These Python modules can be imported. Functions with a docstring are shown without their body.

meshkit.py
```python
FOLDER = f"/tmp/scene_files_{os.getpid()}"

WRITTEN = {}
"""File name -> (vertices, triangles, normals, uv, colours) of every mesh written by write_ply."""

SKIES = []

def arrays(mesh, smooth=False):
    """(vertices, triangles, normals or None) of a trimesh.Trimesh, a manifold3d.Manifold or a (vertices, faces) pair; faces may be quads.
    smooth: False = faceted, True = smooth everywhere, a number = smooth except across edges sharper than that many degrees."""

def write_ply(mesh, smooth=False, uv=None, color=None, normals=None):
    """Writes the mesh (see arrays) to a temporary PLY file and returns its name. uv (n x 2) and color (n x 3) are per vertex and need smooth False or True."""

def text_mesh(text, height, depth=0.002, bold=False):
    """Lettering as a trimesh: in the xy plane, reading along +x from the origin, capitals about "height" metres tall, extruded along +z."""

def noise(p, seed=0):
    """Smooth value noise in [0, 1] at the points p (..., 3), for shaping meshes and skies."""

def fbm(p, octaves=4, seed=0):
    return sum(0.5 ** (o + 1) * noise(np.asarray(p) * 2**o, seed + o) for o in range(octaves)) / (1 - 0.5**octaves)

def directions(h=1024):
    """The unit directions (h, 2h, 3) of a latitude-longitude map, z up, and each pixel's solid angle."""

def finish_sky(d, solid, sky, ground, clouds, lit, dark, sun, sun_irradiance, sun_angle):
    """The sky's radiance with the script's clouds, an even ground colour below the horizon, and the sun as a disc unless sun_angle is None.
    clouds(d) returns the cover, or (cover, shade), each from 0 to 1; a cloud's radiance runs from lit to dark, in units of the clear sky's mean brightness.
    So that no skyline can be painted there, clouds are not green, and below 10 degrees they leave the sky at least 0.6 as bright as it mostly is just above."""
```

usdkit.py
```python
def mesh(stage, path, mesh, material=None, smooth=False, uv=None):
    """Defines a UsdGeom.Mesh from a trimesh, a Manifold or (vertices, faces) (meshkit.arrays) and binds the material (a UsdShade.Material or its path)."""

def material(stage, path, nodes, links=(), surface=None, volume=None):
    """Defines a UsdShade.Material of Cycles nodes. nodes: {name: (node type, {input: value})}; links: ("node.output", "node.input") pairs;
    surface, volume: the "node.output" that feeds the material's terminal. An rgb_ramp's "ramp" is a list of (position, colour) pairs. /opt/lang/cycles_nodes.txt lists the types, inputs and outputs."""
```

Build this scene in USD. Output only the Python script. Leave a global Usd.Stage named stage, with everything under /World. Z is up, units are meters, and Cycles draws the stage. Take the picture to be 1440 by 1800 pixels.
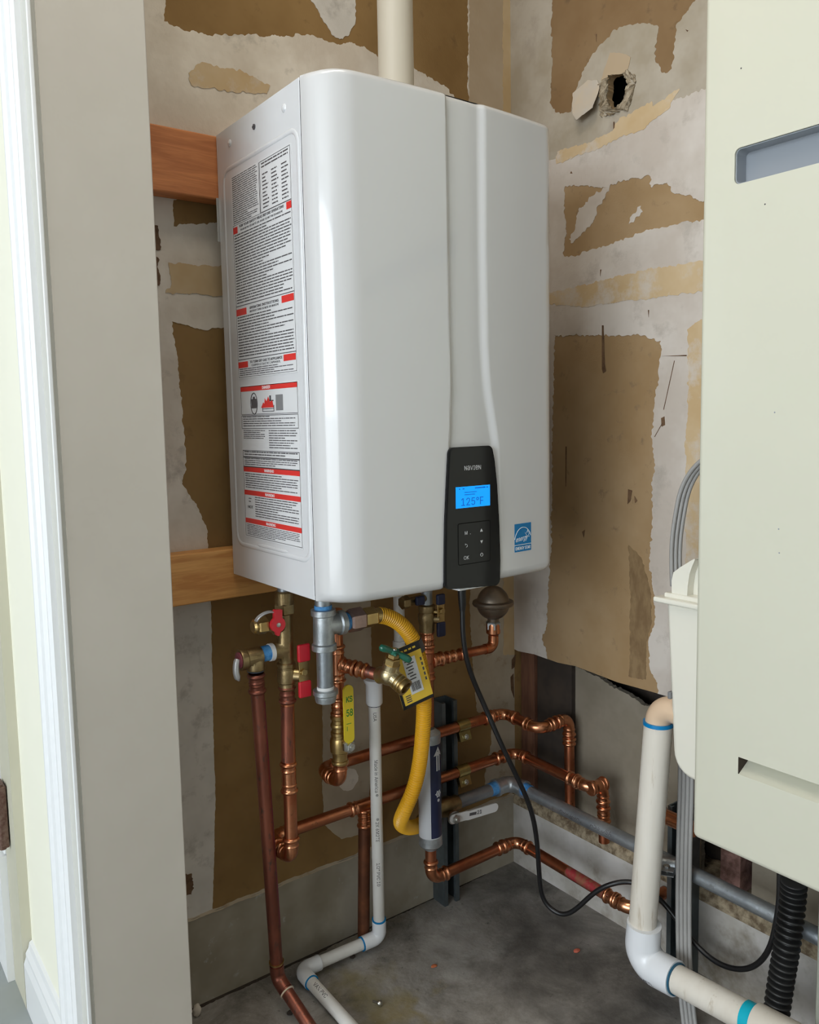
import math, random
import numpy as np
import trimesh
import manifold3d as m3
import shapely
from shapely.geometry import Polygon, MultiPolygon, Point, LineString, box as sbox
from shapely.ops import unary_union
from pxr import Usd, UsdGeom, UsdLux, UsdShade, Gf, Sdf
import usdkit, meshkit

random.seed(7); rng = np.random.default_rng(7)
stage = Usd.Stage.CreateInMemory()
UsdGeom.SetStageUpAxis(stage, 'Z'); UsdGeom.SetStageMetersPerUnit(stage, 1.0)
world = UsdGeom.Xform.Define(stage, '/World'); stage.SetDefaultPrim(world.GetPrim())

# ------------------------------------------------------------------ camera
CAM = np.array([-0.5815, -1.2937, 1.0335]); YAW, PITCH, ROLL = 0.6363, -0.0983, -0.0187
F, PX, PY = 1443.3, 720.0, 880.0
_f = np.array([math.sin(YAW)*math.cos(PITCH), math.cos(YAW)*math.cos(PITCH), math.sin(PITCH)])
_r0 = np.array([math.cos(YAW), -math.sin(YAW), 0.0]); _u0 = np.cross(_r0, _f)
RGT = _r0*math.cos(ROLL)+_u0*math.sin(ROLL); UPV = -_r0*math.sin(ROLL)+_u0*math.cos(ROLL)
cam = UsdGeom.Camera.Define(stage, '/World/camera')
cam.CreateFocalLengthAttr(F/1440*36.0); cam.CreateHorizontalApertureAttr(36.0); cam.CreateVerticalApertureAttr(45.0)
cam.CreateVerticalApertureOffsetAttr((PY-900)/1440*36.0)
cam.CreateClippingRangeAttr(Gf.Vec2f(0.02, 100))
cam.AddTransformOp().Set(Gf.Matrix4d(*RGT, 0, *UPV, 0, *(-_f), 0, *CAM, 1))
cam.CreateExposureAttr(0.0)

# ------------------------------------------------------------------ light: daylight through the open garage door on the left
sky = UsdLux.DomeLight.Define(stage, '/World/sky'); sky.CreateIntensityAttr(0.9); sky.CreateColorAttr(Gf.Vec3f(0.86, 0.94, 1.0))
GX, GY, DY0, DY1, DZ = -4.1, -5.0, -3.5, 0.1, 2.4        ; ZC0 = 2.6   # garage depth and width, and its open door
def rect_light(name, w, h, pos, rot, inten, col):
    l = UsdLux.RectLight.Define(stage, '/World/'+name); l.CreateWidthAttr(w); l.CreateHeightAttr(h); l.CreateIntensityAttr(inten); l.CreateColorAttr(Gf.Vec3f(*col))
    l.AddTranslateOp().Set(pos); l.AddRotateXYZOp().Set(rot)
ZH = 1.05                                                    # horizon: bright sky above it, dimmer driveway below
rect_light('daylight_sky', DY1-DY0-.06, DZ-ZH-.02, (GX+.03, (DY0+DY1)/2, (DZ+ZH)/2), (90, 0, -90), 5.25, (0.84, 0.925, 1.0))
rect_light('daylight_ground', DY1-DY0-.06, ZH-.06, (GX+.03, (DY0+DY1)/2, ZH/2), (90, 0, -90), 1.1, (1.0, 0.97, 0.92))
rect_light('added_fill_light', 1.2, .3, (-.5, -.62, ZC0-.03), (0, 0, 0), 10.6, (1.0, 0.91, 0.79))  # unseen overhead fill light, added to brighten the alcove

# ------------------------------------------------------------------ helpers
def at(px, py, **k):
    """the point of a known plane (x=, y= or z=) that the photograph shows at a pixel"""
    d = RGT*(px-PX)/F - UPV*(py-PY)/F + _f
    (a, v), = k.items(); i = 'xyz'.index(a)
    return CAM + d*(v-CAM[i])/d[i]

def V(*a): return np.array(a, float)
used = {}
def uname(parent, name):
    p = (parent or '/World')
    k = (p, name); n = used.get(k, 0); used[k] = n+1
    return f'{p}/{name}' + (f'_{n:03d}' if n else '')
def _path(parent): return None if parent is None else (parent if isinstance(parent, str) else str(parent.GetPath()))
def tag(prim, label=None, cat=None, group=None, kind=None):
    for k, v in (('label', label), ('category', cat), ('group', group), ('kind', kind)):
        if v: prim.SetCustomDataByKey(k, v)
    return prim
def thing(name, label, cat, loc=(0, 0, 0), group=None, kind=None):
    x = UsdGeom.Xform.Define(stage, uname(None, name)); x.AddTranslateOp().Set(tuple(float(v) for v in loc))
    p = x.GetPrim(); LOC[str(p.GetPath())] = np.array(loc, float)
    return tag(p, label, cat, group, kind)
LOC = {}
def world_loc(path):
    s = np.zeros(3)
    for k, v in LOC.items():
        if path == k or path.startswith(k+'/'): s = s+v
    return s
def obj(name, mesh, mat, parent=None, label=None, smooth=35, kind=None):
    """one Mesh prim; mesh is given in world coordinates"""
    p = _path(parent); path = uname(p, name)
    v, f, n = meshkit.arrays(mesh, smooth)
    if p: v = v - world_loc(p)
    pm = usdkit.mesh(stage, path, (v, f), mat, smooth=False)
    if n is not None:
        from pxr import Vt
        pm.CreateNormalsAttr(Vt.Vec3fArray.FromNumpy(n.astype(np.float32))); pm.SetNormalsInterpolation('vertex')
    pr = pm.GetPrim()
    if label: pr.SetCustomDataByKey('label', label)
    if kind: pr.SetCustomDataByKey('kind', kind)
    return pr
def struct(name, mesh, mat, label=None, smooth=35):
    o = obj(name, mesh, mat, None, smooth=smooth); return tag(o, label, None, None, 'structure')
cat = trimesh.util.concatenate
def tm(man):
    m = man.to_mesh(); return trimesh.Trimesh(m.vert_properties[:, :3], m.tri_verts, process=False)
def mf(t): return m3.Manifold(m3.Mesh(np.asarray(t.vertices, np.float32), np.asarray(t.faces, np.uint32)))
def bx(x0, x1, y0, y1, z0, z1):
    m = trimesh.creation.box([abs(x1-x0), abs(y1-y0), abs(z1-z0)]); m.apply_translation([(x0+x1)/2, (y0+y1)/2, (z0+z1)/2]); return m
def rbox(x0, x1, y0, y1, z0, z1, r=.003, n=12):
    x0, x1 = min(x0, x1), max(x0, x1); y0, y1 = min(y0, y1), max(y0, y1); z0, z1 = min(z0, z1), max(z0, z1)
    s = m3.Manifold.sphere(r, n)
    return tm(m3.Manifold.batch_hull([s.translate((x, y, z)) for x in (x0+r, x1-r) for y in (y0+r, y1-r) for z in (z0+r, z1-r)]))
def frames(p):
    p = np.asarray(p, float); t = np.gradient(p, axis=0); t /= np.linalg.norm(t, axis=1, keepdims=True)
    a = V(0, 0, 1) if abs(t[0][2]) < .9 else V(0, 1, 0)
    n = a - t[0]*(a@t[0]); n /= np.linalg.norm(n); N = [n]
    for i in range(1, len(p)):
        n = N[-1] - t[i]*(N[-1]@t[i]); N.append(n/np.linalg.norm(n))
    N = np.array(N); return t, N, np.cross(t, N)
def tube(p, r, n=20, cap=True):
    p = np.asarray(p, float); r = np.broadcast_to(np.asarray(r, float), (len(p),))
    t, N, B = frames(p); a = np.linspace(0, 2*np.pi, n, endpoint=False)
    ring = N[:, None]*np.cos(a)[None, :, None] + B[:, None]*np.sin(a)[None, :, None]
    v = (p[:, None] + ring*r[:, None, None]).reshape(-1, 3); f = []
    i = np.arange(len(p)-1)[:, None]*n; j = np.arange(n)[None]; k = (j+1) % n
    q = np.stack([i+j, i+n+j, i+n+k, i+k], -1).reshape(-1, 4)
    f = np.vstack([q[:, [0, 2, 1]], q[:, [0, 3, 2]]])
    if cap:
        m = len(v); v = np.vstack([v, p[0], p[-1]]); jj = np.arange(n); kk = (jj+1) % n; e = (len(p)-1)*n
        f = np.vstack([f, np.stack([np.full(n, m), kk, jj], 1), np.stack([np.full(n, m+1), e+jj, e+kk], 1)])
    return trimesh.Trimesh(v, f, process=False)
def unit(v): v = np.asarray(v, float); return v/np.linalg.norm(v)
def cyl(a, b, r, n=24, r2=None): return tube([a, b], [r, r if r2 is None else r2], n)
def lathe(prof, o, d=(0, 0, 1), n=28):
    """profile [(radius, distance along d)]"""
    d = unit(d); o = np.asarray(o, float); prof = np.asarray(prof, float)
    a = V(0, 0, 1) if abs(d[2]) < .9 else V(1, 0, 0)
    e1 = unit(a-d*(a@d)); e2 = np.cross(d, e1); th = np.linspace(0, 2*np.pi, n, endpoint=False)
    ring = e1*np.cos(th)[:, None]+e2*np.sin(th)[:, None]
    v = (o + d*prof[:, 1][:, None, None] + ring[None]*np.maximum(prof[:, 0], 1e-5)[:, None, None]).reshape(-1, 3)
    i = np.arange(len(prof)-1)[:, None]*n; j = np.arange(n)[None]; k = (j+1) % n
    q = np.stack([i+j, i+k, i+n+k, i+n+j], -1).reshape(-1, 4)
    f = np.vstack([q[:, [0, 1, 2]], q[:, [0, 2, 3]]]); m = len(v); e = (len(prof)-1)*n; jj = np.arange(n); kk = (jj+1) % n
    v = np.vstack([v, o+d*prof[0, 1], o+d*prof[-1, 1]])
    f = np.vstack([f, np.stack([np.full(n, m), kk, jj], 1), np.stack([np.full(n, m+1), e+jj, e+kk], 1)])
    return trimesh.Trimesh(v, f, process=False)
def hexnut(a, d, r, h):
    c = h*.12; return lathe([(r*.86, 0), (r, c), (r, h-c), (r*.86, h)], a, d, 6)
def spline(pts, n=120):
    from scipy.interpolate import CubicSpline
    p = np.asarray(pts, float); s = np.r_[0, np.cumsum(np.linalg.norm(np.diff(p, axis=0), axis=1))]
    c = CubicSpline(s, p); return c(np.linspace(0, s[-1], n))
def basis(o, ex, ey):
    ex, ey = unit(ex), unit(ey); ez = np.cross(ex, ey)
    M = np.eye(4); M[:3, 0], M[:3, 1], M[:3, 2], M[:3, 3] = ex, ey, ez, o; return M
def ext(poly, h, o, ex, ey):
    """polygon of the plane (ex, ey) at o, extruded by h along ex x ey"""
    g = [x for x in getattr(poly, 'geoms', [poly]) if isinstance(x, Polygon) and x.area > 1e-9]
    m = cat([trimesh.creation.extrude_polygon(x, h, engine='earcut') for x in g]); m.apply_transform(basis(o, ex, ey)); return m
def text(s, h, o, ex, ey, depth=.0003, center=True, bold=False, width=None):
    m = meshkit.text_mesh(s, h, depth, bold); b = m.bounds
    if center: m.apply_translation([-(b[0][0]+b[1][0])/2, -h/2, 0])
    if width: m.apply_scale([width/(b[1][0]-b[0][0]), 1, 1])
    m.apply_transform(basis(o, ex, ey)); return m
def wrap_text(s, h, a, d, r, ang, off=0., e0=None, depth=.00025):
    m = meshkit.text_mesh(s, h, depth); v = np.array(m.vertices); d = unit(d)
    e0 = V(0, -1, 0) if e0 is None else np.asarray(e0, float)
    e1 = unit(e0-d*(e0@d)); e2 = np.cross(d, e1); th = ang - (v[:, 1]-h/2)/r
    p = np.asarray(a) + d*(v[:, 0]+off)[:, None] + (r+v[:, 2])[:, None]*(e1*np.cos(th)[:, None]+e2*np.sin(th)[:, None])
    return trimesh.Trimesh(p, m.faces, process=False)
# pipe parts
def fit_profile(s, S, r, kind):
    e = min(s, S-s)
    if kind == 'press':
        if e < .0075: return r*(1.10+.24*math.sin(math.pi*min(1, e/.0075))**.8)
        if e < .013: return r*1.10
        if e < .016: return r*(1.10+.10*math.sin(math.pi*(e-.013)/.003))
        return r*1.08
    if kind == 'pvc': return r*1.24 if e > .0012 else r*1.18
    if kind == 'galv':
        return r*1.42 if e < .008 else r*1.28
    return r*1.12
def fitting(path, r, kind, n=24):
    p = np.asarray(path, float); d = np.r_[0, np.cumsum(np.linalg.norm(np.diff(p, axis=0), axis=1))]; S = d[-1]
    s = np.unique(np.r_[np.linspace(0, S, max(14, int(S/.0012))), .0001]); q = np.stack([np.interp(s, d, p[:, k]) for k in range(3)], 1)
    rr = [fit_profile(x, S, r, kind) for x in s]
    return tube(q, rr, n)
def bend_path(a, p, b, R, sl):
    u, w = unit(p-a), unit(b-p); ang = math.acos(np.clip(u@w, -1, 1)); t = R*math.tan(ang/2)
    n = unit(w-u*(u@w)); c = p-u*t+n*R; pts = [p-u*(t+sl)]
    for k in np.linspace(0, ang, 14): pts.append(c - n*R*math.cos(k)+u*R*math.sin(k))
    pts.append(p+w*(t+sl)); return np.array(pts), t+sl
def run(root, nodes, r, pmat, fmat, kind='press', R=.022, sl=.02, pn='pipe', en='elbow', skip=()):
    """a run of pipe: straight pipes, an elbow at each inner node"""
    nodes = [np.asarray(x, float) for x in nodes]; cut = {0: 0, len(nodes)-1: 0}
    for i in range(1, len(nodes)-1):
        pts, L = bend_path(nodes[i-1], nodes[i], nodes[i+1], R, sl); cut[i] = L-.006
        obj(en, fitting(pts, r, kind), fmat, root)
    for i in range(len(nodes)-1):
        if i in skip: continue
        u = unit(nodes[i+1]-nodes[i]); a, b = nodes[i]+u*cut[i], nodes[i+1]-u*cut[i+1]
        if (b-a)@u > .004: obj(pn, cyl(a, b, r, 22), pmat, root)
def coupling(root, a, b, r, mat, kind='press', name='coupling'): obj(name, fitting(np.linspace(a, b, 12), r, kind), mat, root)

# ------------------------------------------------------------------ materials
LK = '/World/Looks'; UsdGeom.Scope.Define(stage, LK)
def M(name, a, b=None, scale=20., rough=.5, metal=0., coat=0., bump=0., bscale=150., ramp=(.38, .62), c=None, cscale=90., cramp=(.6, .72), stretch=None, rvar=0., detail=4., spec=.5, dist=0.):
    n = {'p': ('principled_bsdf', {'base_color': a, 'roughness': rough, 'metallic': metal, 'coat_weight': coat, 'coat_roughness': .06, 'specular_ior_level': spec})}; L = []
    if b is not None or bump or c is not None: n['g'] = ('geometry', {})
    src = 'g.position'
    if stretch is not None:
        n['map'] = ('mapping', {'scale': stretch}); L.append(('g.position', 'map.vector')); src = 'map.vector'
    if b is not None:
        n['n'] = ('noise_texture', {'scale': scale, 'detail': detail, 'roughness': .6, 'distortion': dist}); L.append((src, 'n.vector'))
        n['r'] = ('rgb_ramp', {'ramp': [(ramp[0], a), (ramp[1], b)]}); L.append(('n.fac', 'r.fac')); col = 'r.color'
        if c is not None:
            n['n2'] = ('noise_texture', {'scale': cscale, 'detail': 5., 'roughness': .65}); L.append((src, 'n2.vector'))
            n['r2'] = ('map_range', {'from_min': cramp[0], 'from_max': cramp[1], 'clamp': True}); L.append(('n2.fac', 'r2.value'))
            n['mx'] = ('mix', {'color2': c}); L += [('r2.result', 'mx.fac'), ('r.color', 'mx.color1')]; col = 'mx.color'
        L.append((col, 'p.base_color'))
        if rvar:
            n['rr'] = ('map_range', {'from_min': .3, 'from_max': .7, 'to_min': max(.03, rough-rvar), 'to_max': min(1, rough+rvar), 'clamp': True}); L += [('n.fac', 'rr.value'), ('rr.result', 'p.roughness')]
    if bump:
        n['bn'] = ('noise_texture', {'scale': bscale, 'detail': 4.}); n['bp'] = ('bump', {'strength': bump, 'distance': .002}); L += [(src, 'bn.vector'), ('bn.fac', 'bp.height'), ('bp.normal', 'p.normal')]
    return usdkit.material(stage, f'{LK}/{name}', n, L, surface='p.BSDF')
def glow(name, col, s): return usdkit.material(stage, f'{LK}/{name}', {'p': ('principled_bsdf', {'base_color': (.02, .05, .1), 'roughness': .4, 'specular_ior_level': .1, 'emission_color': col, 'emission_strength': s})}, [], surface='p.BSDF')

mBrown = M('drywall_paper', (.235, .135, .043), (.28, .168, .060), 7, .85, bump=.15, bscale=300, c=(.19, .11, .038), cscale=25, cramp=(.6, .75))
mBrownR = M('drywall_paper_grey', (.31, .20, .095), (.365, .25, .135), 6, .85, bump=.15, bscale=300, c=(.22, .15, .085), cscale=30, cramp=(.6, .75))
mMud = M('joint_compound', (.60, .53, .44), (.73, .67, .58), 8, .85, bump=.4, bscale=120, c=(.36, .32, .27), cscale=12, cramp=(.56, .72))
mMudR = M('joint_compound_clean', (.50, .44, .385), (.595, .545, .495), 7, .8, bump=.3, bscale=110, c=(.40, .355, .31), cscale=11, cramp=(.58, .74))
mMudG = M('joint_compound_grey', (.58, .55, .50), (.66, .625, .57), 12, .85, bump=.35, bscale=120, c=(.40, .37, .33), cscale=22, cramp=(.54, .72))
mMudD = M('joint_compound_brown', (.40, .33, .235), (.47, .40, .30), 9, .85, bump=.3, bscale=120, c=(.33, .25, .16), cscale=25)  # darker, browner compound for the low patches and the curb line
mSkim = M('skim_coat', (.42, .32, .21), (.47, .37, .26), 6, .85, bump=.2)
mTape = M('paper_tape', (.50, .355, .19), (.55, .42, .26), 8, .85, bump=.15, c=(.55, .48, .40), cscale=14, cramp=(.50, .64))
mTapeO = M('paper_tape_orange', (.50, .35, .18), (.56, .42, .25), 8, .85, bump=.15)
mGyp = M('gypsum_torn', (.20, .15, .09), (.42, .35, .255), 90, .95, bump=.9, bscale=200)
mStain = M('rust_stain', (.09, .045, .02), (.16, .09, .045), 60, .8)
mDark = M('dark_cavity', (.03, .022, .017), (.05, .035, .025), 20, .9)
mStud = M('old_stud', (.11, .045, .025), (.17, .075, .04), 20, .8, stretch=(4, 4, .6), bump=.3, bscale=60)
mStudP = M('old_stud_pale', (.24, .13, .11), (.12, .06, .045), 60, .85, bump=.4)
mSheath = M('sheathing', (.20, .17, .125), (.25, .215, .165), 8, .9, bump=.2)
mConc = M('concrete_curb', (.27, .235, .175), (.36, .325, .26), 7, .85, bump=.4, bscale=90, c=(.42, .40, .36), cscale=40, cramp=(.64, .76))
mConcR = M('concrete_curb_pale', (.37, .345, .305), (.51, .485, .46), 9, .85, bump=.4, bscale=90, c=(.20, .17, .125), cscale=8, cramp=(.52, .70))
mLedge = M('crumbled_ledge', (.12, .085, .05), (.33, .27, .18), 60, .95, bump=.9, bscale=150)
mWood = M('pine_board', (.80, .42, .135), (.60, .26, .07), 9, .6, stretch=(.7, 8, 8), dist=.6, detail=5, bump=.12, bscale=40)
mWoodU = M('pine_board_dark', (.66, .25, .085), (.46, .155, .05), 9, .6, stretch=(.7, 8, 8), dist=.6, detail=5, bump=.12, bscale=40)
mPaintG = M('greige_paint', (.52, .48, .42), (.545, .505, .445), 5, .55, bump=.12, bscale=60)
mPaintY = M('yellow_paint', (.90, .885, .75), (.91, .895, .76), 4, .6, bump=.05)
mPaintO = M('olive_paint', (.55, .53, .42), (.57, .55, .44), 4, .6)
mTrim = M('trim_white', (.80, .81, .82), None, rough=.35)
mDoor = M('door_white', (.82, .83, .83), None, rough=.4)
mHinge = M('hinge_bronze', (.12, .06, .045), (.2, .13, .1), 120, .45, .6)
mCeil = M('ceiling_white', (.66, .64, .60), None, rough=.9)
mWallW = M('garage_wall', (.58, .55, .50), (.62, .59, .54), 3, .85)
mFloorG = M('floor_painted', (.30, .335, .335), (.36, .39, .385), 6, .5, c=(.24, .26, .26), cscale=30)
mHeat = M('white_enamel', (.655, .665, .685), None, rough=.28, coat=.55)
mHeatP = M('white_plastic', (.625, .625, .63), None, rough=.22, coat=.6)
mGroove = M('seam_grey', (.03, .03, .033), None, rough=.6)
mLabel = M('label_paper', (.665, .67, .68), None, rough=.45)
mInk = M('ink_black', (.085, .08, .085), None, rough=.5)
mRed = M('ink_red', (.66, .035, .03), None, rough=.4)
mGreyI = M('ink_grey', (.20, .20, .205), None, rough=.5)
mBlackG = M('black_gloss', (.008, .008, .009), None, rough=.13, coat=.15, spec=.28)
mBlack = M('black_rubber', (.008, .008, .009), None, rough=.38)
mBlackH = M('black_corrugated', (.022, .022, .022), None, rough=.42)
mScreen = glow('screen_blue', (.0, .31, 1.0), 1.15)
mScrInk = glow('screen_ink', (.0, .13, .62), .75)
mSilver = M('silver_print', (.55, .55, .56), None, rough=.4)
mBlueL = M('label_blue', (.0, .17, .42), None, rough=.4)
mWhiteI = M('ink_white', (.78, .80, .82), None, rough=.5)
mCopper = M('copper', (.62, .255, .135), (.44, .15, .075), 22, .34, 1., stretch=(1, 1, 1), rvar=.08, c=(.20, .09, .06), cscale=110, cramp=(.62, .74))
mCopperF = M('copper_fitting', (.72, .33, .18), (.56, .22, .11), 30, .27, 1., rvar=.06)
mCopperR = M('copper_red', (.36, .125, .08), (.23, .08, .055), 20, .42, .85, stretch=(1, 1, .35), c=(.13, .085, .07), cscale=120, cramp=(.56, .68))
mCopperD = M('copper_dull', (.26, .10, .05), (.17, .07, .04), 25, .5, .8)
mRedInk = M('pipe_red_print', (.42, .05, .06), (.34, .13, .08), 70, .45, .6, stretch=(1, 1, 1), ramp=(.42, .55))
mBrass = M('brass', (.56, .40, .17), (.42, .29, .12), 30, .34, 1., rvar=.08)
mBrassC = M('brass_cast', (.36, .27, .14), (.27, .195, .095), 45, .42, 1., bump=.2, bscale=250)
mBrassP = M('brass_pale', (.60, .50, .31), (.48, .39, .22), 40, .36, 1., bump=.2, bscale=250)
mClamp = M('zinc_yellow', (.50, .42, .18), (.36, .29, .12), 30, .32, 1.)
mGalv = M('galvanised', (.50, .53, .55), (.36, .385, .40), 30, .42, .85, bump=.25, bscale=140)
mGalvP = M('galvanised_pipe', (.40, .43, .455), (.29, .315, .34), 18, .42, .8, bump=.2, c=(.17, .17, .17), cscale=60, cramp=(.62, .76))
mStrut = M('strut_steel', (.16, .19, .20), (.11, .13, .14), 20, .45, .7)
mSteel = M('zinc_bolt', (.60, .60, .58), None, rough=.3, metal=1.)
mBronze = M('bronze_tank', (.25, .20, .155), (.18, .145, .11), 18, .42, .8)
mYellow = M('yellow_hose', (.76, .40, .015), None, rough=.38, coat=.2)
mTagK = M('tag_black', (.012, .012, .013), None, rough=.45)
mTagY = M('tag_yellow', (.78, .52, .05), None, rough=.45)
mHandY = M('handle_yellow', (.74, .56, .03), None, rough=.4)
mGreen = M('green_handle', (.01, .12, .075), None, rough=.3, coat=.4)
mRedP = M('red_plastic', (.62, .02, .035), None, rough=.35)
mNavy = M('navy_plastic', (.010, .014, .045), (.014, .019, .058), 20, .4)
mTapeB = M('ptfe_blue', (.03, .20, .52), (.10, .32, .62), 120, .6)
mTapeW = M('ptfe_white', (.72, .72, .72), None, rough=.6)
mPvc = M('pvc_white', (.66, .645, .61), (.70, .69, .66), 15, .38, c=(.42, .38, .32), cscale=45, cramp=(.66, .8))
mPvcN = M('pvc_white_new', (.76, .78, .81), None, rough=.3, coat=.3)
mPvcO = M('pvc_old', (.66, .61, .53), (.75, .71, .64), 14, .42, stretch=(1, 1, .12), c=(.44, .36, .26), cscale=70, cramp=(.60, .76))
mPvcC = M('vent_pvc', (.56, .515, .425), None, rough=.4)
mElbB = M('beige_elbow', (.72, .53, .37), None, rough=.32, coat=.3)
mGlue = M('pvc_cement_blue', (.0, .20, .48), None, rough=.3)
mGlueT = M('pvc_cement_teal', (.0, .42, .56), None, rough=.35)
mCab = M('beige_enamel', (.635, .625, .515), (.645, .635, .525), 3, .34, coat=.25)
mCabI = M('grey_recess', (.30, .325, .36), None, rough=.35, coat=.3)
mBoxC = M('cream_plastic', (.78, .755, .66), None, rough=.32, coat=.25)
mCable = M('grey_cable', (.28, .272, .262), (.345, .338, .328), 6, .45)
mStand = M('stand_greygreen', (.30, .31, .26), None, rough=.5)
mLever = M('lever_grey', (.55, .56, .58), None, rough=.35, metal=.6)
mPlW = M('white_tab', (.8, .8, .8), None, rough=.4)

def floor_material():
    n = {'g': ('geometry', {}), 'n1': ('noise_texture', {'scale': 7., 'detail': 8., 'roughness': .72, 'distortion': .4}), 'n3': ('noise_texture', {'scale': 150., 'detail': 3., 'roughness': .6}), 'r3': ('map_range', {'from_min': .66, 'from_max': .76, 'to_max': .7, 'clamp': True}), 'm3': ('mix', {'color2': (.50, .48, .46)}), 'n2': ('noise_texture', {'scale': 45., 'detail': 5., 'roughness': .7}),
         'r1': ('rgb_ramp', {'ramp': [(.33, (.085, .078, .07)), (.45, (.20, .185, .165)), (.55, (.29, .27, .245)), (.70, (.40, .38, .355))]}),
         'r2': ('map_range', {'from_min': .62, 'from_max': .74, 'clamp': True}), 'm1': ('mix', {'color2': (.06, .052, .045)}),
         'p': ('principled_bsdf', {'roughness': .62, 'specular_ior_level': .4}), 'bn': ('noise_texture', {'scale': 120., 'detail': 5.}), 'bp': ('bump', {'strength': .35, 'distance': .002})}
    L = [('g.position', 'n1.vector'), ('g.position', 'n2.vector'), ('n1.fac', 'r1.fac'), ('n2.fac', 'r2.value'), ('r2.result', 'm1.fac'), ('r1.color', 'm1.color1'), ('g.position', 'bn.vector'), ('bn.fac', 'bp.height'), ('bp.normal', 'p.normal')]
    L += [('g.position', 'n3.vector'), ('n3.fac', 'r3.value'), ('r3.result', 'm3.fac'), ('m1.color', 'm3.color1')]; prev = 'm3.color'
    n['nd'] = ('noise_texture', {'scale': 14., 'detail': 4.}); L.append(('g.position', 'nd.vector'))
    n['ns'] = ('mix', {'mix_type': 'linear_light', 'fac': .16}); L += [('g.position', 'ns.color1'), ('nd.color', 'ns.color2')]
    stains = [((640, 1590), (.17, .11), (.22, .17, .07), .75), ((650, 1740), (.07, .13), (.24, .20, .07), .6), ((980, 1680), (.24, .19), (.06, .055, .05), .85), ((900, 1560), (.15, .12), (.08, .075, .068), .8),
              ((1120, 1790), (.18, .13), (.06, .055, .05), .85), ((800, 1690), (.12, .07), (.36, .35, .33), .5), ((720, 1780), (.05, .10), (.22, .17, .06), .7), ((500, 1640), (.14, .10), (.19, .16, .09), .5)]
    for i, (p, s, c, w) in enumerate(stains):
        o = at(*p, z=0.)
        n[f'mp{i}'] = ('mapping', {'location': (-o[0]/s[0], -o[1]/s[1], 0.), 'scale': (1/s[0], 1/s[1], 0.)})
        n[f'gr{i}'] = ('gradient_texture', {'gradient_type': 'spherical'}); n[f'mr{i}'] = ('map_range', {'from_min': .0, 'from_max': .95, 'to_max': w, 'clamp': True})
        n[f'mm{i}'] = ('mix', {'color2': c})
        L += [('ns.color', f'mp{i}.vector'), (f'mp{i}.vector', f'gr{i}.vector'), (f'gr{i}.fac', f'mr{i}.value'), (f'mr{i}.result', f'mm{i}.fac'), (prev, f'mm{i}.color1')]; prev = f'mm{i}.color'
    L.append((prev, 'p.base_color'))
    return usdkit.material(stage, f'{LK}/stained_concrete', n, L, surface='p.BSDF')
mFloor = floor_material()

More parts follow.
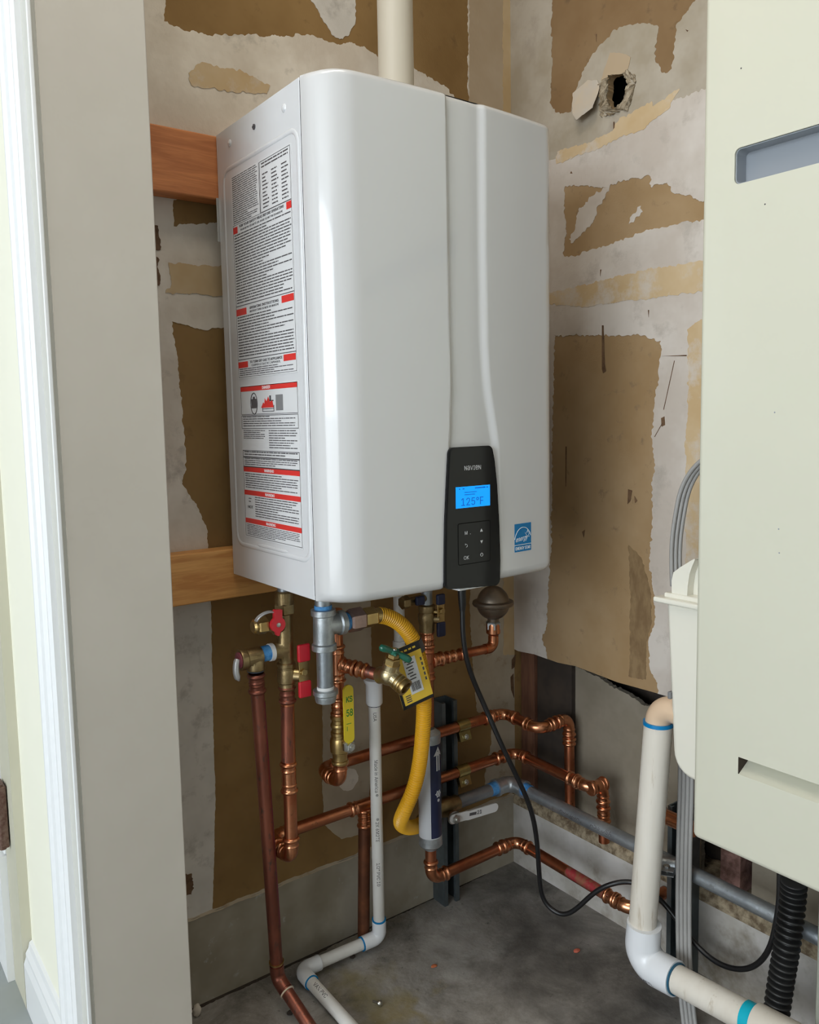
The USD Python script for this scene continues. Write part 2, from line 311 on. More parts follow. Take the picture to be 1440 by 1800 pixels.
# ------------------------------------------------------------------ the room
YB, XR, ZC = .045, .697, 2.6          # back wall, right wall, ceiling
XL = -.178                            # alcove side of the left partition
YE, XY = -.183, -.314                 # its end face and its yellow face
ZK = .165                             # top of the concrete curb
struct('floor', bx(-.33, 1.0, GY, .3, -.1, 0), mFloor, 'stained grey concrete floor of the alcove')
struct('floor_garage', bx(GX, -.33, GY, 2.3, -.1, -.0005), mFloorG, 'grey-green painted garage floor')
struct('ceiling', bx(GX, 1.0, GY, 2.3, ZC, ZC+.05), mCeil, 'plain off-white ceiling')
struct('wall_behind', bx(GX, 1.0, GY-.05, GY, 0, ZC), mWallW, 'plain garage wall behind the camera')
struct('wall_end', bx(GX, -.36, 2.3, 2.35, 0, ZC), mWallW, 'plain garage end wall')
wo = thing('wall_opening', 'garage wall around the wide open doorway', None, (0, 0, 0), kind='structure')
obj('wall_header', bx(GX-.05, GX, GY, 2.35, DZ, ZC), mWallW, wo); obj('wall_pier', bx(GX-.05, GX, GY, DY0, 0, DZ), mWallW, wo); obj('wall_pier', bx(GX-.05, GX, DY1, 2.35, 0, DZ), mWallW, wo)

def plane_poly(pxs, **k):
    a, = k.keys(); ij = (0, 2) if a == 'y' else (1, 2)
    return Polygon([tuple(at(x, y, **k)[list(ij)]) for x, y in pxs]).buffer(0)
def rough(poly, amp=.003, step=.003, seed=0, fine=.9):
    step = min(step, .0022)
    out = []
    for g in getattr(poly, 'geoms', [poly]):
        rings = []
        for k, rg in enumerate([g.exterior, *g.interiors]):
            L = rg.length; n = max(12, int(L/step)); s = np.arange(n)/n*L
            p = np.array([rg.interpolate(t).coords[0] for t in s])
            t = np.roll(p, -1, 0)-np.roll(p, 1, 0); t /= np.maximum(np.linalg.norm(t, axis=1, keepdims=True), 1e-9); nn = np.stack([t[:, 1], -t[:, 0]], 1)
            q = np.c_[p, np.full(n, seed*3.7+k)]
            w = (meshkit.fbm(q*28, 3, seed)-.5)*2 + fine*(meshkit.fbm(q*170, 2, seed+5)-.5)*2
            rings.append(p + nn*(w*amp)[:, None])
        out.append(Polygon(rings[0], rings[1:]).buffer(0))
    return unary_union(out).buffer(0)
def on_back(poly, h, base=0.): return ext(poly, h, (0, YB-base, 0), (1, 0, 0), (0, 0, 1))      # grows toward -y
def on_right(poly, h, base=0.):                                                              # polygon in (y, z); grows toward -x
    p = shapely.affinity.scale(poly, -1, 1, origin=(0, 0)); return ext(p, h, (XR-base, 0, 0), (0, -1, 0), (0, 0, 1))
import shapely.affinity

# --- back wall
wb = struct('wall_back', bx(XL-.05, .80, YB, YB+.016, ZK-.003, ZC), mBrown, 'unfinished drywall back wall with bare brown paper and patches of joint compound')
full = sbox(XL, ZK, XR, 2.1)
bp = lambda pts: plane_poly(pts, y=YB)
br = [bp([(290, -160), (290, 38), (310, 46), (330, 53), (357, 60), (400, 63), (440, 62), (470, 64), (495, 66), (525, 59), (545, 62), (570, 70), (600, 78), (615, 73), (640, 85), (662, 97), (690, 115), (730, 122), (760, 140), (785, 155), (800, 175), (823, 190), (823, -160)]),
      bp([(305, 352), (420, 345), (440, 392), (388, 390), (350, 393), (305, 398)]),
      bp([(302, 565), (330, 572), (360, 580), (392, 574), (650, 575), (900, 575), (880, 1010), (365, 1010), (365, 965), (365, 930), (345, 885), (318, 850), (325, 830), (327, 780), (318, 700), (312, 640)]),
      bp([(366, 1000), (370, 1060), (375, 1250), (378, 1400), (376, 1500), (372, 1640), (905, 1400), (905, 1000)])]
br = [rough(p, (.004, .003, .0034, .0016)[i], .003, i, (.9, .9, .7, .5)[i]) for i, p in enumerate(br)]
drip = rough(bp([(546, -160), (625, -160), (624, 40), (615, 60), (598, 70), (585, 60), (570, 40), (558, 15), (546, 0)]), .003, .003, 9)
lowl = bp([(240, 300), (372, 300), (372, 1640), (240, 1640)])
skim = rough(bp([(824, -160), (890, -160), (890, 300), (824, 300)]), .002, .004, 12)
lowstrip = rough(bp([(572, 1010), (650, 1010), (655, 1250), (650, 1400), (640, 1465), (600, 1475), (570, 1450), (566, 1380), (568, 1300), (565, 1200)]), .0022, .003, 14, .5)
corn = rough(bp([(828, 990), (915, 990), (915, 1250), (880, 1250), (866, 1262), (838, 1250), (830, 1150), (826, 1060)]), .003, .003, 15)
corn2 = rough(bp([(866, 1255), (915, 1255), (915, 1385), (852, 1382), (853, 1335), (862, 1322)]), .003, .003, 16)
mud = full.difference(unary_union(br))
low = sbox(-1, 0, 2, .745)
hi = mud.difference(low); lo = mud.intersection(low)
obj('joint_compound', on_back(hi, .0009), mMud, wb, 'broad off-white joint compound over the upper wall', smooth=False)
obj('joint_compound', on_back(lo.difference(corn.buffer(.01)), .0009), mMudG, wb, 'grey joint compound strip beside the left partition', smooth=False)
for p, m in ((drip, mMudG), (lowstrip, mMudD), (corn.intersection(full), mMudD), (corn2.intersection(full), mMudD)):
    obj('joint_compound', on_back(p, .0009), m, wb, smooth=False)
obj('skim_coat', on_back(skim.intersection(full), .0006, .0009), mSkim, wb, smooth=False)
for i, (pts, m) in enumerate([([(330, 128), (350, 112), (420, 125), (475, 150), (470, 168), (400, 160), (335, 150)], mTape), ([(296, 462), (345, 466), (400, 466), (400, 520), (290, 515), (300, 500)], mTape), ([(882, -160), (912, -160), (912, 400), (905, 1150), (884, 1150), (884, 400)], mTapeO)]):
    obj('paper_tape', on_back(rough(bp(pts), .0035, .003, 30+i).intersection(full), .0004, .0015), m, wb, smooth=False)
for i, pts in enumerate([[(264, 392), (281, 394), (283, 440), (266, 442)], [(270, 452), (277, 458), (279, 500), (270, 496)], [(322, 1534), (337, 1535), (341, 1560), (336, 1572), (322, 1574)]]):
    obj('torn_spot', on_back(rough(bp(pts), .004, .002, 40+i), .0012, .0009), mStain, wb, smooth=False)
obj('round_patch', on_back(rough(Point(at(612, 1370, y=YB)[0], at(612, 1370, y=YB)[2]).buffer(.022), .002, .003, 50), .0008, .0010), mMud, wb, smooth=False)
for i, pts in enumerate([[(899, 1160), (906, 1150), (904, 1172), (899, 1176)], [(897, 1190), (902, 1184), (903, 1226), (898, 1212)]]):
    obj('scuff', on_back(bp(pts).buffer(.0004), .0004, .0012), mStain, wb, smooth=False)

# --- right wall: drywall cut off above the curb, with a broken pipe hole
rp = lambda pts: plane_poly(pts, x=XR)
h8 = lambda pts: [(980+x/5.54, 40+y/5.54) for x, y in pts]
hole = rough(rp(h8([(510, 560), (560, 520), (640, 515), (665, 590), (650, 700), (600, 790), (560, 815), (520, 790), (500, 720), (505, 640)])), .003, .0015, 3)
hole = hole.buffer(.004)
cutz = .507
edge = [(YB, cutz), (.03, cutz-.002), (-.02, cutz+.002), (-.09, cutz-.001), (-.14, cutz+.003), (-.19, cutz), (-.25, cutz-.004), (-.33, cutz-.002), (-.45, cutz), (-.6, cutz), (GY, cutz)]
sheet = Polygon(edge+[(GY, ZC), (YB, ZC)]).difference(hole)
pr_ = shapely.affinity.scale(sheet, -1, 1, origin=(0, 0))
wr = struct('wall_right', ext(pr_, .016, (XR+.016, 0, 0), (0, -1, 0), (0, 0, 1)), mBrownR, 'unfinished drywall side wall with a broken pipe hole near the top', smooth=False)
rb = [rp([(972, -160), (970, 60), (970, 150), (968, 185), (984, 202), (1004, 196), (1009, 171), (1015, 150), (1036, 104), (1061, 71), (1090, 48), (1123, 42), (1157, 46), (1155, 75), (1152, 100), (1163, 129), (1182, 121), (1184, 96), (1190, 50), (1207, 21), (1225, -5), (1235, -160)]),
      rp([(994, 329), (1023, 327), (1065, 329), (1107, 315), (1142, 312), (1144, 329), (1173, 321), (1182, 337), (1234, 352), (1300, 365), (1300, 375), (1234, 385), (1169, 398), (1132, 408), (1090, 423), (1060, 435), (990, 451), (994, 429), (996, 408), (992, 354)]),
      rp([(975, 588), (1020, 592), (1080, 590), (1140, 592), (1163, 600), (1163, 608), (1160, 640), (1150, 717), (1146, 783), (1152, 820), (1146, 850), (1148, 890), (1146, 933), (1142, 990), (1148, 1033), (1152, 1087), (1142, 1130), (1140, 1170), (1157, 1200), (1160, 1270), (962, 1270), (963, 1146), (950, 1122), (961, 1100), (968, 1000)])]
rb = [rough(p, .0045, .0028, 20+i) for i, p in enumerate(rb)]
rfull = Polygon(edge+[(GY, 2.3), (YB, 2.3)])
rmud = rfull.difference(unary_union(rb)).difference(hole.buffer(.004))
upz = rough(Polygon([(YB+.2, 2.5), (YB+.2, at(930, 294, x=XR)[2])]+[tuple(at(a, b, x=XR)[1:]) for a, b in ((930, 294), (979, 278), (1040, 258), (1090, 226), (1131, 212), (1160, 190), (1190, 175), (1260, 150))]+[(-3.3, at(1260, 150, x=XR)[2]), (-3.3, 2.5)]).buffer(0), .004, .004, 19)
mMudU = M('joint_compound_yellowed_dimmed', (.33, .28, .205), (.42, .37, .30), 8, .85, bump=.3, bscale=110, c=(.32, .275, .215), cscale=11, cramp=(.56, .74))  # yellower compound, also darkened to offset the strong light on the upper wall
obj('joint_compound', on_right(rmud.difference(upz), .0009), mMudR, wr, 'broad pale joint compound around bare brown paper', smooth=False)
obj('joint_compound', on_right(rmud.intersection(upz), .0009), mMudU, wr, 'yellowed joint compound round the broken pipe hole, colour also darkened against strong light', smooth=False)
obj('paper_toned_down', on_right(rb[0].intersection(rfull).buffer(.0004), .0004), M('paper_toned_down', (.19, .11, .045), (.225, .14, .065), 6, .85, bump=.15, bscale=300, c=(.14, .085, .04), cscale=25), wr, 'brown paper at the top of the side wall, colour darkened against strong light', smooth=False)  # paper colour darkened here to offset the strong light near the ceiling
for i, pts in enumerate([[(1071, 329), (1060, 350), (1040, 395), (1007, 430), (1000, 420), (1010, 400), (1020, 370), (1040, 345)], [(1127, 362), (1130, 372), (1112, 390), (1106, 394), (1110, 380)]]):
    obj('compound_scrape', on_right(rough(rp(pts), .006, .002, 60+i), .0006), mMudR, wr, smooth=False)
tt = [[(979, 267), (1040, 250), (1077, 233), (1090, 208), (1131, 190), (1146, 179), (1148, 188), (1186, 158), (1196, 156), (1182, 179), (1169, 196), (1131, 229), (1090, 242), (1040, 267), (979, 288)],
      [(960, 517), (1048, 496), (1131, 475), (1232, 460), (1300, 450), (1300, 505), (1232, 512), (1152, 523), (1073, 533), (1023, 540), (960, 533)],
      [(1210, 580), (1228, 565), (1300, 565), (1300, 1000), (1205, 1000), (1207, 830), (1206, 780), (1210, 700)]]
for i, pts in enumerate(tt): obj('paper_tape', on_right(rough(rp(pts), .004, .003, 70+i), .0004, .0010), mTape, wr, smooth=False)
yb = at(1129, 1000, x=XR)[1]
obj('damp_streak', on_right(rough(rp([(1106, 960), (1128, 980), (1143, 1030), (1146, 1090), (1137, 1130), (1136, 1195), (1106, 1190), (1108, 1060)]), .003, .003, 77), .0003), M('damp_paper', (.25, .165, .08), (.18, .11, .05), 60, .85, stretch=(1, 1, .4)), wr, smooth=False)
for i, pts in enumerate([[(1059, 572), (1062, 572), (1064, 640), (1066, 652), (1061, 656), (1059, 648)], [(995, 785), (997, 785), (996, 855), (995, 855)], [(1163, 735), (1169, 732), (1170, 747), (1164, 750)], [(1079, 215), (1081, 214), (1083, 228), (1079, 234)],
                         [(1145, 189), (1157, 183), (1167, 182), (1157, 185), (1146, 192)], [(1003, 305), (1005, 301), (1007, 305)], [(1206, 52), (1211, 54), (1209, 56)], [(1048, 60), (1050, 60), (1049, 74)], [(1105, 860), (1112, 862), (1109, 880), (1104, 886)], [(1116, 872), (1121, 880), (1117, 884)], [(1056, 474), (1058, 474), (1056, 486)], [(1140, 545), (1142, 545), (1141, 558)], [(1024, 935), (1029, 931), (1027, 945)],
                         [(1164, 626), (1208, 624), (1208, 626)], [(1186, 634), (1187, 634), (1168, 720), (1167, 720)], [(1164, 745), (1165, 745), (1152, 768), (1151, 768)]]):
    obj('scuff', on_right(rp(pts).buffer(.0001), .0003, .0010), mStain, wr, smooth=False)
rim = rp(h8([(405, 590), (440, 575), (520, 508), (650, 498), (690, 450), (730, 500), (770, 510), (770, 590), (745, 680), (712, 800), (690, 860), (620, 850), (560, 890), (440, 925), (425, 850), (415, 720)]))
rim = rough(rim, .003, .0015, 5).difference(hole)
gm = on_right(rim, .0055, -.003); gm = gm.subdivide().subdivide() if len(gm.faces) < 3000 else gm
gv = np.array(gm.vertices); gv[:, 0] += (meshkit.fbm(gv*190, 3, 4)-.55)*.014; gm.vertices = gv
obj('torn_gypsum', gm, mGyp, wr, 'crumbling broken gypsum rim of the hole', smooth=60)
obj('torn_paper', on_right(rough(rp(h8([(520, 290), (640, 295), (722, 335), (692, 452), (640, 500), (520, 512), (430, 572), (470, 430)])), .0012, .003, 6), .0006, .0012), M('paper_tan', (.42, .32, .21), None, rough=.85), wr, 'tan rectangle of torn drywall paper above the hole', smooth=False)
fl = ext(shapely.affinity.scale(rough(rp(h8([(160, 690), (300, 560), (395, 560), (425, 620), (420, 850), (380, 880), (260, 968), (215, 900), (172, 800)])), .001, .003, 7), -1, 1, origin=(0, 0)), .0006, (0, 0, 0), (0, -1, 0), (0, 0, 1))
fl = fl.subdivide().subdivide(); fv = np.array(fl.vertices); yh = at(1056, 150, x=XR)[1]; zl = fv[:, 2].max()
fv[:, 0] = XR-.0012 + fv[:, 0] - np.clip((zl-fv[:, 2])/.06, 0, 1)**2*.020; fl.vertices = fv
obj('torn_paper', fl, M('paper_peach', (.50, .415, .31), (.46, .41, .35), 20, .85), wr, 'white flap of torn paper curling off below the hole', smooth=60)
# wall cavity
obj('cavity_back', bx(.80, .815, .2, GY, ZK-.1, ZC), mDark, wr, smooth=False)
sy0, sy1 = at(1000, 1240, x=.714)[1], at(916, 1240, x=.714)[1]
obj('stud', rbox(.714, .80, sy1, sy1-.042, ZK-.02, ZC, .002), mStud, wr, 'dark reddish wall stud in the corner opening')
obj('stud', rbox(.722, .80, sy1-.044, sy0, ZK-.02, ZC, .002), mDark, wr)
yl0, yl1 = at(996, 1250, x=.735)[1], at(1232, 1500, x=.735)[1]
top = [(yl0, .492), (yl0-.03, .494), (yl0-.06, .49), (yl0-.09, .485), (yl0-.13, .472), (yl0-.16, .468), (yl0-.2, .46), (yl1, .45)]
lp = Polygon(top+[(yl1, ZK-.02), (yl0, ZK-.02)])
lp = shapely.affinity.scale(rough(lp, .003, .003, 80), -1, 1, origin=(0, 0))
obj('lower_panel', ext(lp, .012, (.747, 0, 0), (0, -1, 0), (0, 0, 1)), mSheath, wr, 'grey-brown lower sheathing panel in the wall cavity', smooth=False)
ya = at(1285, 1500, x=.72)[1]
obj('stud', rbox(.718, .80, ya+.02, ya-.02, ZK-.02, .6, .002), mStudP, wr, 'pale pinkish stained stud below the beige cabinet')
yc, yd = at(1322, 1540, x=.735)[1], -1.2
obj('lower_panel', bx(.735, .747, yc, yd, ZK-.02, .6), mSheath, wr, smooth=False)

# --- curb
def curb(poly, name, label, mat, top=ZK):
    m = ext(poly, top, (0, 0, 0), (1, 0, 0), (0, 1, 0)); return struct(name, m, mat, label, smooth=False)
cb = curb(Polygon([(XL-.05, YB-.003), (XR-.008, YB-.003), (XR-.008, .14), (XL-.05, .14)]), 'curb_back', 'low concrete curb at the foot of the back wall', mConc)
cr = curb(Polygon([(XR-.008, YB+.1), (.82, YB+.1), (.82, GY), (XR-.008, GY)]), 'curb_right', 'low concrete curb at the foot of the side wall', mConcR, ZK-.016)
# crumbled top edge of the right curb
n1, n2 = 420, 10
ys = np.linspace(YB-.002, -1.4, n1); ws = np.r_[XR-.0082, XR-.0092, XR-.004, np.linspace(XR+.004, XR+.10, n2-3)]; g = np.array([[x, y, ZK+.001] for y in ys for x in ws])
nz = meshkit.fbm(g*45, 4, 2); g[:, 2] += (nz-.35)*.016
c0 = np.arange(n1)*n2; low_ = meshkit.fbm(g[c0]*np.array([1, 38, 1]), 3, 6); g[c0, 2] = ZK-.022; g[c0+1, 2] = ZK-.013+.010*low_; g[c0+2, 2] = ZK-.004+.010*low_; g[c0+1, 0] += .004*(meshkit.fbm(g[c0+1]*np.array([1, 60, 1]), 2, 8)-.5)
ii = (np.arange(n1-1)[:, None]*n2+np.arange(n2-1)[None]).ravel()
obj('crumbled_edge', trimesh.Trimesh(g, np.vstack([np.c_[ii, ii+n2+1, ii+n2][:, ::-1], np.c_[ii, ii+1, ii+n2+1][:, ::-1]]), process=False), mLedge, cr, 'crumbled dirty top edge of the curb', smooth=50)
sm_ = Polygon([(XL, YB-.005), (XL, YB-.012), (-.02, YB-.009), (.04, YB-.011), (.10, YB-.008), (.17, YB-.010), (.19, YB-.006), (.6, YB-.005), (.6, YB-.002), (XL, YB-.002)])
obj('floor_joint', ext(rough(sm_, .002, .003, 91), .0006, (0, 0, 0), (1, 0, 0), (0, 1, 0)), mDark, cb, 'dark gap along the foot of the curb', smooth=False)
g2 = np.array([[x, YB-.0045+.002*j, ZK-.002+.0022*j] for x in np.linspace(XL, XR-.01, 300) for j in range(3)]); g2[:, 2] += (meshkit.fbm(g2*60, 3, 3)-.5)*.006
ii = (np.arange(299)[:, None]*3+np.arange(2)[None]).ravel()
g2[:, 1] += 0
obj('crumbled_edge', trimesh.Trimesh(g2, np.vstack([np.c_[ii, ii+4, ii+1], np.c_[ii, ii+3, ii+4]]), process=False), mMudD, cb, 'pale rough line of compound along the curb top', smooth=50)

# --- left partition, casing, baseboard, door
wl = struct('wall_left', bx(XY+.001, XL, YE+.001, YB, 0, ZC), mPaintG, 'greige painted end of the stub wall left of the alcove', smooth=False)
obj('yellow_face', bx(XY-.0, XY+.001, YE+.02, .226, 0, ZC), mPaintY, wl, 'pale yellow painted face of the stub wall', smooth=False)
obj('inner_bounce_face', bx(XL-.001, XL+.002, YE+.004, YB, ZK, ZC), mMudR, wl, smooth=False)  # unseen face, made pale to bounce light into the gap beside the heater
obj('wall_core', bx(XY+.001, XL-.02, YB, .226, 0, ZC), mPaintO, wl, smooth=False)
def casing_profile(y0, y1):
    # in (y, out): fluted door casing
    w = y1-y0
    pts = [(0, 0), (0, .010), (.06, .016), (.10, .016), (.14, .011), (.34, .011), (.38, .017), (.46, .019), (.54, .017), (.58, .012), (.80, .012), (.84, .018), (.95, .020), (1, .016), (1, 0)]
    return Polygon([(y0+u*w, o) for u, o in pts])
pc = casing_profile(-.040, -.152)
t1 = struct('trim_1', ext(pc, ZC, (XY, 0, 0), (0, 1, 0), (-1, 0, 0)), mTrim, 'white fluted door casing on the yellow wall', smooth=False)
b_ = struct('trim_2', rbox(XY-.009, XY+.006, -.151, YE+.003, 0, ZC, .002), M('jamb_edge', (.60, .595, .55), None, rough=.45), 'pale jamb edge beside the white casing')
obj('corner_bead', rbox(XY-.0095, XY-.004, YE+.002, YE-.0015, 0, ZC, .0015), mTrim, b_)
bbp = Polygon([(0, 0), (.016, 0), (.016, .085), (.012, .097), (.012, .104), (.007, .113), (.005, .122), (0, .125)])
bs = ext(bbp, .262, (XY, .224, 0), (-1, 0, 0), (0, 0, 1)); bs.apply_translation([0, 0, 0])
bv = np.array(bs.vertices); 
if bv[:, 1].max() > .23: bv[:, 1] -= .262
bs.vertices = bv; struct('baseboard_left', bs, mTrim, 'white moulded baseboard along the yellow wall', smooth=False)
XJ = -.3305
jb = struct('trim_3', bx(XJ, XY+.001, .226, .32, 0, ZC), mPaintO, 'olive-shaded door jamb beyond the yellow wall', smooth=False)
zd = at(20, 1520, x=XJ)[2]
d1 = thing('door_1', 'white house door with a brown hinge at the far left', None, (0, 0, 0), kind='structure')
obj('door_leaf', rbox(XJ-.004, XJ+.03, .321, 1.15, zd, 2.2, .003), mDoor, d1)
hy, hz0, hz1 = at(11, 1420, x=XJ)[1], at(10, 1470, x=XJ)[2], at(10, 1378, x=XJ)[2]
hg = obj('hinge', cat([rbox(XJ-.012, XJ-.002, hy+.022, hy-.022, hz0, hz1, .002), cyl((XJ-.012, hy-.016, hz0-.002), (XJ-.012, hy-.016, hz1+.004), .006, 14)]), mHinge, d1, 'worn brown door hinge')
obj('hinge_screw', cat([lathe([(.004, 0), (.0035, .0015)], (XJ-.0115, hy+.008, z), (-1, 0, 0), 12) for z in np.linspace(hz0+.012, hz1-.012, 3)]), mBrass, hg)
struct('step_riser', bx(XJ-.012, XJ+.03, .321, 2.3, 0, zd-.002), mDoor, 'bluish white step riser below the house door', smooth=False)
struct('wall_house', bx(XJ, XJ+.03, 1.15, 2.35, zd, ZC), mWallW, 'house wall beyond the door')
struct('wall_hidden', bx(XJ+.03, XJ+.05, .32, 2.35, 0, ZC), mWallW, 'house wall behind the door leaf')

# ------------------------------------------------------------------ boards on the back wall
for nm, z0, z1, m, lab in (('wall_board', at(262, 216, y=.012)[2]-.001, at(268, 335, y=.012)[2]+.0, mWoodU, 'reddish pine board across the back wall behind the top of the heater'), ('wall_board', at(308, 1066, y=.012)[2], at(302, 976, y=.012)[2], mWood, 'orange pine board across the back wall behind the bottom of the heater')):
    t = thing(nm, lab, 'board', (.12, YB-.02, z0))
    bm = rbox(XL+.001, .47, .0075, YB-.001, z0, z1, .003)
    obj('board', bm, m, t)
    for x in (-.15, .30):
        obj('screw', cat([lathe([(.0042, 0), (.0042, .0008), (.003, .0016)], (x, .0075, z0+dz), (0, -1, 0), 12) for dz in (.025, .07)]), mSteel, t)

# ------------------------------------------------------------------ the water heater
W, H0, H1 = .437, .775, 1.501
YS, D = .271, .334
wh = thing('water_heater', 'large white wall-hung tankless water heater with black control panel', 'water heater', (W/2, -.15, H0))
body = rbox(.0, W, .006, -YS, H0+.0005, H1-.0005, .0014)
obj('body', body, mHeat, wh)
obj('hanger_plate', rbox(-.004, .05, .0072, .0055, H1-.17, H1-.10, .0006), mSteel, wh)
# plan of the front cover
Rl, Rr = .050, .030
zs_px = [(155, 783, 853), (400, 787, 854), (600, 791, 857), (680, 793, 862), (740, 792, 871), (790, 790, 878), (900, 785, 881), (1035, 782, 882)]
zz = np.array([at(783, p[0], y=-.342)[2] for p in zs_px]); xl_ = np.array([at(p[1], p[0], y=-.342)[0] for p in zs_px]); xr_ = np.array([at(p[2], p[0], y=-.342)[0] for p in zs_px])
o_ = np.argsort(zz); zz, xl_, xr_ = zz[o_], xl_[o_], xr_[o_]
def bulge(x): u = np.clip((x-W/2)/(W/2-.03), -1, 1); return .009*(1-u*u)
sm = lambda e0, e1, x: (lambda t: t*t*(3-2*t))(np.clip((x-e0)/(e1-e0), 0, 1))
plan = [(0., -YS-.0028)] + [(0., -YS-.0050)] + [(0., y) for y in np.linspace(-YS-.008, -(D-Rl), 5)]
plan += [(Rl-Rl*math.cos(a), -(D-Rl)-Rl*math.sin(a)) for a in np.linspace(0, math.pi/2, 18)[1:]]
plan += [(x, -D) for x in np.linspace(Rl, W-Rr, 130)[1:]]
plan += [(W-Rr+Rr*math.sin(a), -(D-Rr)-Rr*math.cos(a)) for a in np.linspace(0, math.pi/2, 14)[1:]]
plan += [(W, y) for y in np.linspace(-(D-Rr), -YS-.0028, 6)[1:]]
plan = np.array(plan); plan[:, 1] -= np.where(plan[:, 1] < -(D-.03), bulge(plan[:, 0]), 0)*np.clip((-plan[:, 1]-(D-.03))/.03, 0, 1)
tg = np.gradient(plan, axis=0); tg /= np.linalg.norm(tg, axis=1, keepdims=True); nrm = np.stack([tg[:, 1], -tg[:, 0]], 1)
rows = []
rt, rbm = .010, .016
zrow = [(H1-rt*(1-math.sin(a)), rt*(1-math.cos(a))) for a in np.linspace(math.pi/2, 0, 7)] + [(z, 0.) for z in np.linspace(H1-rt, H0+rbm, 60)[1:-1]] + [(H0+rbm*(1-math.sin(a)), rbm*(1-math.cos(a))) for a in np.linspace(0, math.pi/2, 9)]
for z, ins in zrow:
    P = plan - nrm*0
    wv = np.clip((-plan[:, 1]-YS-.0015)/.03, 0, 1)
    P = plan - nrm*(ins*wv)[:, None]*(-1 if nrm[60, 1] > 0 else 1)
    xl, xr = np.interp(z, zz, xl_), np.interp(z, zz, xr_)
    rec = .0055*sm(xl, xl+.0035, P[:, 0])*(1-sm(xr-.012, xr+.001, P[:, 0])) * np.where(plan[:, 1] < -(D-.005), 1, 0)
    rows.append(np.c_[P[:, 0], P[:, 1]+rec, np.full(len(P), z)])
rows = np.array(rows); nr, nc = rows.shape[:2]; v = rows.reshape(-1, 3)
ii = (np.arange(nr-1)[:, None]*nc+np.arange(nc-1)[None]).ravel(); f = np.vstack([np.c_[ii, ii+nc+1, ii+1], np.c_[ii, ii+nc, ii+nc+1]])
k = np.arange(nc//2); capf = lambda b, fl_: np.vstack([np.c_[b+k, b+k+1, b+nc-1-k], np.c_[b+k+1, b+nc-2-k, b+nc-1-k]])[:, ::(1 if fl_ else -1)]
f = np.vstack([f, capf(0, True), capf((nr-1)*nc, False)])
cv = trimesh.Trimesh(v, f, process=False); 
if cv.face_normals[np.argmax(cv.area_faces)][1] > 0: cv.invert()
obj('front_cover', cv, mHeatP, wh, 'glossy white curved front cover', smooth=40)
obj('seam_gasket', rbox(.0008, W-.0008, -YS+.002, -YS-.005, H0+.006, H1-.004, .002), mGroove, wh)
# side panel: pressed bead, dimples, screw
def side(px, py): return at(px, py, x=0.)
ya_, yb_ = side(400, 600)[1], side(534, 600)[1]; za_, zb_ = side(525, 222)[2], side(538, 985)[2]
ya_ = side(404, 600)[1]; rect = sbox(min(ya_, yb_), zb_, max(ya_, yb_), za_).buffer(-.02).buffer(.02)
ring = np.array(rect.exterior.coords)
ring = np.array([rect.exterior.interpolate(t).coords[0] for t in np.linspace(0, rect.exterior.length, 220)])
bt = tube(np.c_[np.zeros(len(ring)), ring], .0042, 10); bv = np.array(bt.vertices); bv[:, 0] = bv[:, 0]*.42+.0005; bt.vertices = bv
obj('pressed_bead', bt, mHeat, wh, 'raised rounded rectangle pressed into the side panel', smooth=60)
for a, b in (((446, 268), (478, 252)), ((452, 957), (507, 971))):
    A, B = side(*a), side(*b); A[2] = B[2] = (A[2]+B[2])/2
    tb = tube(np.linspace(A, B, 12), [.0005]+[.003]*10+[.0005], 10); q = np.array(tb.vertices); q[:, 0] *= .5; tb.vertices = q; obj('pressed_bead', tb, mHeat, wh, smooth=60)
for p in ((404, 252), (499, 190)): obj('dimple', lathe([(.006, 0), (.005, .0012), (.002, .002)], side(*p), (-1, 0, 0), 20), mHeat, wh, smooth=60)
s_ = side(447, 223); obj('screw', cat([lathe([(.0042, 0), (.004, .0015), (.002, .002)], s_, (-1, 0, 0), 16), bx(s_[0]-.0026, s_[0]-.001, s_[1]-.003, s_[1]+.003, s_[2]-.0005, s_[2]+.0005)]), mInk, wh, 'small dark side screw')
